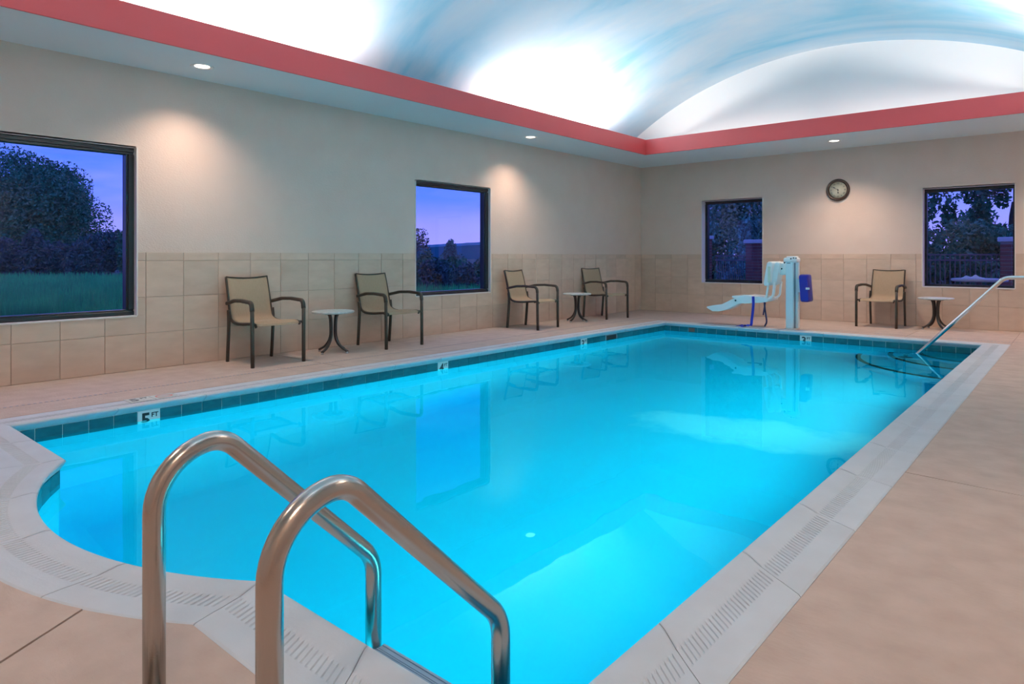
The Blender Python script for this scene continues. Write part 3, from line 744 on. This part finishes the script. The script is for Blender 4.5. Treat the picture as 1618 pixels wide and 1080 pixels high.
mb = MB(); mb.lathe([(.010, .012), (.009, .020), (0, .021)], n=16, axis='y'); mb.build('hub', M['ink'], ck)

# ================================================================== POOL EQUIPMENT
# ---- ladder in the foreground
ld = thing('pool_ladder', 'steel pool ladder with two hooped handrails at the near end of the pool', 'ladder', (-1.375, 1.15, 0))
LR = [(-1.635, .634, 1.262), (-1.12, .632, 1.262)]
for x, yp, yw in LR:
    zt = .512
    path = fillet([(0, yp, .0), (0, yp, .60), (0, yp+.16, .632), (0, yw, .17), (0, yw, -1.0)], [.14, .085, .12], 10)
    dx = x+1.375
    mb = MB(); mb.tube([(dx, p.y-1.15, p.z) for p in path], .0245, n=24, side=(1, 0, 0)); rl = mb.build('handrail', M['steel'], ld)
    mb = MB(); mb.lathe([(.026, .022), (.045, .016), (.058, .004), (.058, .001)], (dx, yp-1.15, 0), n=28); mb.build('escutcheon', M['steel'], rl)
    mb = MB(); mb.lathe([(.025, -1.0), (.032, -1.02), (.032, -1.06), (0, -1.06)][::-1], (dx, yw-1.15, 0), n=16); mb.build('bumper', M['trimw'], rl)
M['tread'] = mat('ladder_tread', (.26, .37, .50), .45)
for z in (-.088, -.39, -.69):
    mb = MB(); mb.cbox(-.232, .226, .045, .135, z-.03, z, .006)
    for k in range(8): mb.box(-.225, .219, .052+k*.0072, .0555+k*.0072, z, z+.0022)
    for k in range(1): mb.box(-.225, .219, .118, .126, z, z+.003)
    mb.build('tread', M['tread'], ld)

# ---- handrail at the corner steps
RY = 9.56
hr = thing('handrail', 'bright steel handrail sloping into the corner steps of the pool', 'handrail', (-.15, RY, 0))
path = fillet([(-.10, 0, .0), (-.10, 0, .845), (-.70, 0, .835), (-1.70, 0, -.275), (-1.70, 0, -.55)], [.12, .13, .10], 8)
path = [(p.x+.15, 0, p.z) for p in path]
mb = MB(); mb.tube(path, .0235, n=18, side=(0, 1, 0)); mb.build('rail', M['chrome'], hr)
mb = MB(); mb.lathe([(.025, .02), (.045, .014), (.056, .004), (.056, .001)], (.05, 0, 0), n=24); mb.build('escutcheon', M['chrome'], hr)
mb = MB(); mb.lathe([(.025, .05), (.05, .03), (.085, .012), (.085, .001)], (-1.55, 0, -.55), n=24); mb.build('foot_flange', M['ink'], hr)

# ---- pool lift
LY = 10.24
K = 10.24/10.17
lf = thing('pool_lift', 'white pool access lift with reclining seat and blue straps', 'pool lift', (-3.30, LY, 0))
def lx(x): return x*K+3.30
def lz(z): return 1.08+(z-1.08)*K
m0, m1 = lx(-3.362), lx(-3.253)
mb = MB(); mb.cbox(m0, m1, -.02, .13, .012, .995, .008, sm=False); mb.build('mast', M['whitepost'], lf)
mb = MB(); mb.cbox(m1-.002, m1+.012, .02, .055, .015, .985, .003); mb.build('seam', M['grey'], lf)
mb = MB(); mb.cbox(m1+.002, m1+.045, .06, .14, .012, 1.0, .006); mb.build('side_column', M['white'], lf)
mb = MB(); mb.cbox(m0-.01, m1+.03, -.035, .15, 0, .012, .003); mb.build('base_plate', M['white'], lf)
mb = MB(); mb.cbox(m0-.035, m1+.055, -.03, .15, .985, 1.062, .02)
mb.cbox(m0+.005, m1+.04, -.02, .12, 1.055, 1.082, .012)
cp = mb.build('head', M['white'], lf)
for (x, z) in ((m0-.012, .985), (m1+.01, 1.058), (m1+.045, 1.055), (m1-.03, 1.045)):
    mb = MB(); mb.lathe([(.010, 0), (.010, .004), (0, .005)], (x, -.030, z), n=12, axis='y'); mb.build('bolt', M['slot'], cp)
mb = MB(); mb.box(m0+.02, m0+.07, -.0225, -.0195, .975, .983); mb.build('label_line', M['slot'], cp)
# arm from the mast to the seat back
mb = MB(); mb.cbox(lx(-3.47), m0+.01, .0, .07, .80, .985, .015); arm = mb.build('lift_arm', M['white'], lf)
mb = MB(); mb.lathe([(.012, 0), (.012, .006), (0, .007)], (lx(-3.425), -.001, .895), n=14, axis='y'); mb.build('bolt', M['slot'], arm)
mb = MB(); mb.lathe([(0, -.012), (.010, -.008), (.012, 0), (.010, .008), (0, .012)], (lx(-3.43), .02, .685), n=12); mb.build('knob', M['white'], arm)
# seat back: two leaning padded shells
def leaning(x0t, x1t, x0b, x1b, zt, zb, y0, y1):
    pr = fillet([(x0b+.05, 0, zb), (x0b, 0, zb), (x0t, 0, zt), (x1t, 0, zt), (x1b, 0, zb), (x0b+.05, 0, zb)], [.028, .035, .03, .03], 5)
    mb = MB(); n_ = len(pr)-1
    pr = [(p.x, p.z) for p in pr[:-1]]
    cx_ = sum(p[0] for p in pr)/n_; cz_ = sum(p[1] for p in pr)/n_
    rows = [(y0, .9), (y0+.02, 1.0), (y1-.02, 1.0), (y1, .9)]
    for y, k in rows: mb.v += [(cx_+(x-cx_)*k, y, cz_+(z-cz_)*k) for x, z in pr]
    for r_ in range(3):
        for i in range(n_): mb.face([r_*n_+i, r_*n_+(i+1) % n_, (r_+1)*n_+(i+1) % n_, (r_+1)*n_+i], 0, True)
    mb.face(list(range(n_))[::-1]); mb.face([3*n_+i for i in range(n_)]); return mb
leaning(lx(-3.572), lx(-3.49), lx(-3.632), lx(-3.545), 1.005, .64, -.20, .24).build('seat_back', M['white'], lf)
leaning(lx(-3.49), lx(-3.415), lx(-3.545), lx(-3.475), 1.0, .66, -.10, .14).build('back_bracket', M['white'], lf)
mb = MB(); mb.cbox(lx(-3.56), lx(-3.52), -.212, -.198, .69, .93, .005); mb.build('back_strap', mat('cream_strap', (.72, .72, .58), .6), lf)
for y in (-.14, .16):
    mb = MB(); mb.tube(fillet([(lx(-3.565), y, .72), (lx(-3.60), y, .48), (lx(-3.66), y, .42)], .05, 5), .017, n=12); mb.build('seat_tube', M['white'], lf)
    mb = MB(); mb.tube(fillet([(lx(-3.485), y, .70), (lx(-3.505), y, .48), (lx(-3.64), y, .41)], .09, 7), .017, n=12); mb.build('seat_tube', M['white'], lf)
seat_pr = [(lx(-3.56), .455), (lx(-3.66), .468), (lx(-3.80), .478), (lx(-3.92), .486), (lx(-4.02), .470), (lx(-4.10), .472), (lx(-4.10), .448), (lx(-4.03), .43), (lx(-4.02), .375), (lx(-3.90), .360), (lx(-3.80), .375), (lx(-3.66), .385), (lx(-3.56), .405)]
mb = MB(); mb.slab(seat_pr[::-1], -.21, .25); mb.build('seat', M['white'], lf)
leg_pr = [(lx(-3.95), .470), (lx(-4.06), .445), (lx(-4.305), .318), (lx(-4.40), .312), (lx(-4.52), .285), (lx(-4.53), .268), (lx(-4.43), .214), (lx(-4.33), .218), (lx(-4.22), .250), (lx(-4.02), .355), (lx(-3.92), .36)]
mb = MB(); mb.slab(leg_pr[::-1], -.17, .21); lr = mb.build('leg_rest', M['white'], lf)
mb = MB(); mb.lathe([(.013, 0), (.013, .005), (0, .006)], (lx(-4.06), -.169, .400), n=14, axis='y'); mb.build('bolt', M['slot'], lr)
def ribbon(path, wdir, wd, th, name, m_, parent):
    mb = MB(); mb.tube(path, wd/2, th/2, n=8, side=wdir, sq=.5); return mb.build(name, m_, parent)
sy = -.222
ribbon(smooth([(lx(-3.77), sy, .478), (lx(-3.765), sy-.004, .37), (lx(-3.775), sy, .25), (lx(-3.79), sy, .13), (lx(-3.80), sy, .045), (lx(-3.84), sy+.01, .030), (lx(-3.88), sy+.03, .038), (lx(-3.93), sy+.05, .012), (lx(-3.98), sy+.06, .02), (lx(-4.06), sy+.08, .005)], 4), (1, 0, .25), .042, .003, 'seat_belt', M['blue'], lf)
ribbon(smooth([(lx(-3.61), sy+.02, .40), (lx(-3.60), sy+.015, .30), (lx(-3.58), sy+.01, .18), (lx(-3.57), sy, .10), (lx(-3.60), sy, .035)], 4), (1, 0, .2), .026, .003, 'chest_strap', M['navy'], lf)
ribbon(smooth([(lx(-3.60), sy+.03, .39), (lx(-3.615), sy+.03, .30), (lx(-3.63), sy+.03, .20)], 4), (1, 0, .2), .022, .003, 'chest_strap', M['navy'], lf)
# battery pack under a blue cover
leaning(lx(-3.172)-.005, lx(-3.06), lx(-3.150), lx(-3.03), .815, .41, -.03, .20).build('battery_cover', M['cover'], lf)
mb = MB(); mb.cbox(lx(-3.075), lx(-3.02), -.034, -.026, .595, .625, .003); mb.build('cover_tag', M['trimw'], lf)
mb = MB(); mb.cbox(m1+.03, lx(-3.15), .05, .13, .55, .75, .004); mb.build('battery_bracket', M['white'], lf)

# ---- slotted deck drains and deck depth marker
def drain(name, p0, p1, label):
    d = Vector(p1)-Vector(p0); L = d.length; ux = d.normalized(); t = thing(name, label, 'drain', (*p0, 0), math.atan2(d.y, d.x), kind='structure')
    mb = MB(); mb.box(0, L, -.018, .018, .0002, .0012); mb.build('drain_cover', M['deck'], t)
    mb = MB(); k = 0
    while k*.036+.03 < L: mb.box(.02+k*.036, .037+k*.036, -.010, .010, .001, .0017); k += 1
    mb.build('drain_slots', M['grey'], t, kind='stuff')
drain('deck_drain', (-5.85, -1.0), (-5.85, 10.42), 'long slotted deck drain beside the chairs')
drain('deck_drain', (-5.82, 10.44), (-.60, 10.44), 'slotted deck drain across the far end of the pool')
dm = thing('deck_marker', 'white depth marker tile set in the deck above the 5 FT tile', 'marker', (-5.40, 1.99, 0))
mb = MB(); mb.cbox(-.075, .075, -.085, .085, .0005, .004, .001); mb.build('tile', M['marker'], dm)
me = text_mesh('5', .13, M['ink'], .02); put_text(me, 'lettering', dm, (.0, -.035, .0044), (0, 1, 0), (-1, 0, 0))
me = text_mesh('FT', .05, M['ink'], .02); put_text(me, 'lettering', dm, (-.03, .04, .0044), (0, 1, 0), (-1, 0, 0))
dm2 = thing('no_diving_marker', 'white marker tile with a red ring set in the deck', 'marker', (-5.40, 2.165, 0))
mb = MB(); mb.cbox(-.075, .075, -.085, .085, .0005, .004, .001); mb.build('tile', M['marker'], dm2)
mb = MB(); nR = 28
for k in range(nR):
    a = 2*math.pi*k/nR
    mb.v += [(.062*math.cos(a), .062*math.sin(a), .0045), (.048*math.cos(a), .048*math.sin(a), .0045)]
for k in range(nR): mb.face([2*k, 2*((k+1) % nR), 2*((k+1) % nR)+1, 2*k+1])
mb.add([(-.04, -.034, .0046), (-.034, -.04, .0046), (.04, .034, .0046), (.034, .04, .0046)], [(0, 1, 2, 3)])
mb.build('ring_symbol', M['redink'], dm2)

# ================================================================== OUTSIDE
rng = np.random.default_rng(5)
def leaf_cloud(name, m_, parent, centres, radii, count, size, flat=.8, **props):
    """many small leaf quads scattered through overlapping clumps"""
    C = np.array(centres); Rr = np.array(radii); vol = np.prod(Rr, axis=1)**(2/3); pick = rng.choice(len(C), count, p=vol/vol.sum())
    d = rng.normal(size=(count, 3)); d /= np.linalg.norm(d, axis=1)[:, None]; rad = rng.uniform(.25, 1, count)**.45
    p = C[pick]+d*rad[:, None]*Rr[pick]
    a = rng.normal(size=(count, 3)); a /= np.linalg.norm(a, axis=1)[:, None]; b = np.cross(a, rng.normal(size=(count, 3))); b /= np.linalg.norm(b, axis=1)[:, None]
    s_ = size*rng.uniform(.6, 1.4, count)[:, None]; a = a*s_; b = b*s_*.55
    V = np.stack([p-a, p+b, p+a, p-b], 1).reshape(-1, 3)
    me = bpy.data.meshes.new(name); me.vertices.add(count*4); me.vertices.foreach_set('co', V.astype(np.float32).ravel())
    me.loops.add(count*4); me.loops.foreach_set('vertex_index', np.arange(count*4, dtype=np.int32)); me.polygons.add(count)
    me.polygons.foreach_set('loop_start', np.arange(0, count*4, 4, dtype=np.int32)); me.materials.append(m_); me.update(); me.validate()
    o = bpy.data.objects.new(name, me); col.objects.link(o)
    if parent is not None: o.parent = parent
    for k, v in props.items(): o[k] = v
    return o
def px(x, d):          # a point on the ground seen in direction x (pixels), depth d along the view
    r = (x-809)/1054.75*d; return (r*math.cos(TH)-d*math.sin(TH), r*math.sin(TH)+d*math.cos(TH))
GZ = -.12
mb = MB(); mb.box(-420, 160, YB+.26, 420, GZ-.3, GZ); mb.box(-420, XL-.22, -160, YB+.26, GZ-.3, GZ)
tag(mb.build('meadow_ground', M['ground']), 'dark grassy ground outside the windows at dusk', 'ground', kind='structure')
def blades(name, x0, x1, d0, d1, count, hgt, label):
    xs = rng.uniform(x0, x1, count); ds = d0+(d1-d0)*rng.uniform(0, 1, count)**1.4
    r = (xs-809)/1054.75*ds; X = r*math.cos(TH)-ds*math.sin(TH); Y = r*math.sin(TH)+ds*math.cos(TH)
    an = rng.uniform(0, 6.28, count); hh = hgt*rng.uniform(.3, 1.3, count); wd = .011*ds/8*rng.uniform(.7, 1.4, count); lx_ = rng.normal(0, .12, count)*hh; ly_ = rng.normal(0, .12, count)*hh
    P = np.stack([X, Y, np.full(count, GZ)], 1); w_ = np.stack([np.cos(an)*wd, np.sin(an)*wd, np.zeros(count)], 1)
    V = np.stack([P-w_, P+w_, P+np.stack([lx_, ly_, hh], 1)], 1).reshape(-1, 3)
    me = bpy.data.meshes.new(name); me.vertices.add(count*3); me.vertices.foreach_set('co', V.astype(np.float32).ravel())
    me.loops.add(count*3); me.loops.foreach_set('vertex_index', np.arange(count*3, dtype=np.int32)); me.polygons.add(count)
    me.polygons.foreach_set('loop_start', np.arange(0, count*3, 3, dtype=np.int32)); me.materials.append(M['grass']); me.update(); me.validate()
    o = bpy.data.objects.new(name, me); col.objects.link(o); return tag(o, label, 'grass', kind='stuff')
blades('meadow_grass', -160, 270, 9.5, 31, 42000, .42, 'tall meadow grass outside the big window')
blades('meadow_grass', 620, 800, 11, 19.5, 9000, .38, 'rough grass outside the second window')
def tree(name, label, x, d, zc, rx, rz, clumps, count, size, m_, trunk=.12, cat='tree', group=None, spread=.62, base=0.0):
    X, Y = px(x, d); t = thing(name, label, cat, (X, Y, GZ), 0, group)
    cs, rs = [], []
    for k in range(clumps):
        while True:
            q = rng.uniform(-1, 1, 3)
            if np.dot(q, q) < 1: break
        cs.append((q[0]*rx*spread*(1-.38*q[2]), q[1]*rx*spread*(1-.38*q[2]), zc-GZ+q[2]*rz*spread)); f = rng.uniform(.28, .5); rs.append((rx*f, rx*f, rz*f))
    leaf_cloud('crown', m_, t, cs, rs, count, size, kind='stuff')
    mb = MB(); mb.tube(smooth([(0, 0, -.05), (.02, .03, zc*.3), (-.03, .02, zc*.7), (0, 0, zc)], 3), trunk, n=8, taper=[1-.06*i for i in range(10)]); mb.build('trunk', M['bark'], t)
    for k in range(5):
        a = 6.28*k/5+.4; mb = MB(); mb.tube([(0, 0, zc*.45), (math.cos(a)*rx*.25, math.sin(a)*rx*.25, zc*.75), (math.cos(a)*rx*.5, math.sin(a)*rx*.5, zc+rz*.2)], trunk*.4, n=6, taper=[1, .7, .3]); mb.build('branch', M['bark'], t)
    return t
tree('round_tree', 'big round broadleaf tree filling the large window', 45, 46, 3.92, 4.95, 4.5, 64, 90000, .095, M['leaf'], .25, spread=.74)
def bush(label, x, d, w_, hgt, count, m_, size=.10, group=None, name='bush'):
    X, Y = px(x, d); t = thing(name, label, 'bush', (X, Y, GZ), 0, group); cs, rs = [], []
    for k in range(9):
        cs.append((rng.uniform(-.7, .7)*w_, rng.uniform(-.4, .4)*w_, hgt*rng.uniform(.18, .62))); rs.append((w_*rng.uniform(.3, .5), w_*.4, hgt*rng.uniform(.3, .42)))
    leaf_cloud('foliage', m_, t, cs, rs, count, size, kind='stuff')
    for k in range(3):
        mb = MB(); a = 2.1*k; mb.tube([(0, 0, -.05), (math.cos(a)*w_*.15, math.sin(a)*w_*.15, hgt*.3), (math.cos(a)*w_*.3, math.sin(a)*w_*.3, hgt*.65)], .02, n=6, taper=[1, .7, .4]); mb.build('stem', M['bark'], t)
    return t
for i, (x, nm) in enumerate(((-42, 'sixth'), (2, 'fifth'), (46, 'fourth'), (90, 'third'), (132, 'second'), (172, 'first'))):
    bush('dark twiggy bush under the round tree, %s of the row from the window jamb' % nm, x, 33.4+3.4*(i % 2), 1.12, 2.3+.3*(i % 3), 7000, M['leaf2'], .075, 'hedge line bushes under the round tree')
bush('taller dark bush closing the tree view beside the window jamb', 207, 33.5, .9, 2.9, 4500, M['leaf'], .08)
# second window
mb = MB(); nh = 90
for k in range(nh+1):
    x = 380+(1000-380)*k/nh; X, Y = px(x, 300); X2, Y2 = px(x, 340); zt = 7.4+.9*math.sin(k*.13)+.35*rnd.random()
    mb.v += [(X, Y, GZ), (X, Y, zt*.75), (X2, Y2, zt), (X2, Y2, GZ)]
for k in range(nh):
    for j in range(3): mb.face([k*4+j, k*4+j+1, (k+1)*4+j+1, (k+1)*4+j], 0, False)
tag(mb.build('wooded_hill', M['hill']), 'low wooded hill on the horizon in the second window', 'hill', kind='structure')
tree('sapling', 'thin twiggy sapling at the edge of the second window', 662, 30, 1.35, .55, 1.15, 14, 900, .05, M['leaf2'], .025, spread=.8)
tree('sapling', 'small dark sapling in the middle of the second window', 712, 30, 1.1, .42, .95, 16, 2200, .055, M['leaf'], .03, spread=.7)
for x, d, hh, i, nm in ((668, 24.5, 1.5, 0, 'below the twiggy sapling'), (692, 21, 1.2, 1, 'between the two saplings, nearer the glass'), (716, 27, 1.45, 2, 'at the foot of the dark sapling'), (738, 22.5, 1.15, 3, 'past the dark sapling, in front'), (766, 26, 1.3, 4, 'beside the far jamb')):
    bush('scrubby bush outside the second window '+nm, x, d, .8, hh, 2600, M['leaf2'] if i % 2 else M['leaf'], .06, 'scrub outside the second window')
# end windows: patio, fence, brick piers, trees
mb = MB(); mb.box(-9.5, 4, YB+.27, 15.8, GZ, GZ+.06); tag(mb.build('patio_slab', M['patio']), 'concrete patio outside the end windows', 'patio', kind='structure')
def pier(x, y, w_, top, label):
    t = thing('brick_pier', label, 'pier', (x, y, GZ), 0, 'brick fence piers'); hz = top-GZ-.09
    mb = MB(); mb.box(-w_/2+.008, w_/2-.008, -w_/2+.008, w_/2-.008, 0, hz); mb.build('core', M['mortar'], t)
    mb = MB(); mb.cbox(0, w_*.5-.008, 0, w_*.25, 0, .062, .003); bm_ = mb.mesh('brick', M['brick'])
    mb = MB(); mb.cbox(0, w_*.25, 0, w_*.5-.008, 0, .062, .003); bm2 = mb.mesh('brick', M['brick'])
    c = 0; z = .0
    while z+.062 <= hz+.001:
        for k in range(2):
            off = k*w_*.5-w_/2+.004
            for me_, loc in ((bm_, (off, -w_/2, z)), (bm2, (w_/2-w_*.25, off, z)), (bm2, (-w_/2, off, z))):
                o = bpy.data.objects.new('brick', me_); col.objects.link(o); o.parent = t; o.location = loc
        z += .072; c += 1
    mb = MB(); mb.cbox(-w_/2-.04, w_/2+.04, -w_/2-.04, w_/2+.04, hz, hz+.09, .012); mb.build('capstone', M['cap'], t)
pier(-6.00, 16.0, .36, 1.48, 'brick pier with pale cap in the smaller dark window')
pier(-7.62, 16.6, .36, 1.62, 'taller pale topped pier at the jamb of the smaller dark window')
pier(-1.05, 16.0, .36, 1.45, 'brick pier half hidden by the jamb of the patio window')
def fence(x0, x1, y, top, label, sp=.085):
    t = thing('iron_fence', label, 'fence', (x0, y, GZ), 0); L = x1-x0; h_ = top-GZ
    for z in (h_-.02, h_-.13, .12):
        mb = MB(); mb.cbox(0, L, -.014, .014, z, z+.028, .003); mb.build('rail', M['fence'], t)
    mb = MB(); mb.box(-.008, .008, -.008, .008, .02, h_-.01); me_ = mb.mesh('picket', M['fence']); k = 1
    while k*sp < L-.02:
        o = bpy.data.objects.new('picket', me_); col.objects.link(o); o.parent = t; o.location = (k*sp, 0, 0); k += 1
fence(-7.02, -6.26, 16.0, 1.10, 'dark iron fence between the two brick piers', .055)
fence(-5.80, -1.25, 16.0, 1.12, 'long dark iron fence seen through the patio window')
def hedge(label, x0, x1, y0, y1, z0, z1, count, m_, size, nm='hedge'):
    t = thing(nm, label, 'hedge', ((x0+x1)/2, (y0+y1)/2, GZ)); cs, rs = [], []
    for k in range(40):
        cs.append((rng.uniform(x0, x1)-(x0+x1)/2, rng.uniform(y0, y1)-(y0+y1)/2, rng.uniform(z0, z1)-GZ)); rs.append(((x1-x0)*.16, (y1-y0)*.35, (z1-z0)*.2))
    leaf_cloud('foliage', m_, t, cs, rs, count, size, kind='stuff')
    for k in range(4):
        xx = (x0-x1)/2+(x1-x0)*(k+.5)/4; mb = MB(); mb.tube([(xx, 0, -.05), (xx+.1, .05, (z0+z1)/2-GZ)], .05, n=6, taper=[1, .5]); mb.build('trunk', M['bark'], t)
hedge('dense evergreen screen filling the smaller dark window', -14, -6.0, 19, 21.5, .0, 6.0, 150000, M['leaf3'], .055)
hedge('clipped hedge behind the long iron fence', -4.6, 1.5, 17.2, 18.6, -.1, 1.65, 40000, M['leaf'], .05)
hedge('low shrubs in front of the iron fence between piers', -7.0, -6.2, 16.6, 17.3, -.1, .8, 3500, M['leaf3'], .04, 'shrub_bed')
for i, (x, y, zc_, rx, rz, cnt) in enumerate(((-4.3, 22.5, 3.1, 1.15, 1.9, 9000), (-2.45, 25, 3.1, .85, 1.8, 6000), (-2.0, 30.5, 3.2, 2.0, 2.0, 5200), (-.2, 22.5, 3.2, 1.15, 1.9, 9000))):
    t = thing('patio_tree', ('loose leafy tree beyond the iron fence toward the smaller window', 'loose leafy tree beyond the iron fence in the middle of the patio window', 'farther thin tree filling the gap between two trees', 'loose leafy tree beyond the pier by the jamb')[i], 'tree', (x, y, GZ)); cs, rs = [], []
    for k in range(20):
        q = rng.uniform(-.9, .9, 3); cs.append((q[0]*rx, q[1]*rx, zc_-GZ+q[2]*rz)); f = rng.uniform(.2, .34); rs.append((rx*f, rx*f, rz*f))
    leaf_cloud('crown', M['leaf'], t, cs, rs, cnt, .075, kind='stuff')
    mb = MB(); mb.tube(smooth([(0, 0, -.05), (.05, .02, 1.2), (-.05, 0, 2.4), (.02, 0, zc_)], 3), .12, n=8, taper=[1-.07*k for k in range(10)]); mb.build('trunk', M['bark'], t)
# patio table and chair outside the last window
pt = thing('patio_table', 'round pale patio table outside the dark end window', 'table', (-1.28, 13.0, GZ+.06))
mb = MB(); mb.lathe([(0, .74), (.36, .74), (.38, .75), (.38, .775), (.37, .785), (0, .785)], n=40); mb.build('tabletop', M['patiowhite'], pt)
mb = MB(); mb.lathe([(.035, .74), (.03, .4), (.035, .05), (.22, .02), (.22, 0)], n=20); mb.build('pedestal', M['fence'], pt)
nk = thing('folded_cloth', 'crumpled white cloth lying on the patio table', 'cloth', (-1.36, 12.95, GZ+.06+.785))
mb = MB(); G_ = 14
for i in range(G_+1):
    for j in range(G_+1):
        u_, v_ = i/G_*2-1, j/G_*2-1; e_ = max(0, 1-max(abs(u_), abs(v_))**2)
        mb.v.append((u_*.15+.02*math.sin(v_*5), v_*.07, .003+e_*(.03+.02*math.sin(u_*7+v_*3)+.012*math.sin(v_*9))))
for i in range(G_):
    for j in range(G_): mb.face([i*(G_+1)+j, (i+1)*(G_+1)+j, (i+1)*(G_+1)+j+1, i*(G_+1)+j+1], 0, True)
mb.build('cloth_sheet', M['trimw'], nk)
pc = thing('patio_chair', 'dark curved back patio chair outside the dark end window', 'chair', (-2.15, 13.2, GZ+.06), R(20))
mb = MB(); mb.lathe([(0, .42), (.20, .42), (.215, .43), (.215, .44), (.20, .45), (0, .45)], n=28); mb.build('seat', M['fence'], pc)
for k in range(4):
    a = R(45+90*k); mb = MB(); mb.tube([(.16*math.cos(a), .16*math.sin(a), .43), (.23*math.cos(a), .23*math.sin(a), 0)], .012, n=8); mb.build('leg', M['fence'], pc)
mb = MB(); mb.tube(smooth([(-.20, -.19, .43), (-.24, -.19, .62), (-.25, -.12, .80), (-.255, 0, .86), (-.25, .12, .80), (-.24, .19, .62), (-.20, .19, .43)], 5), .013, n=8); mb.build('back_hoop', M['patiowhite'], pc)
for y in (-.08, 0, .08):
    mb = MB(); mb.tube([(-.20, y, .44), (-.25, y, .83)], .006, n=6); mb.build('back_spindle', M['fence'], pc)
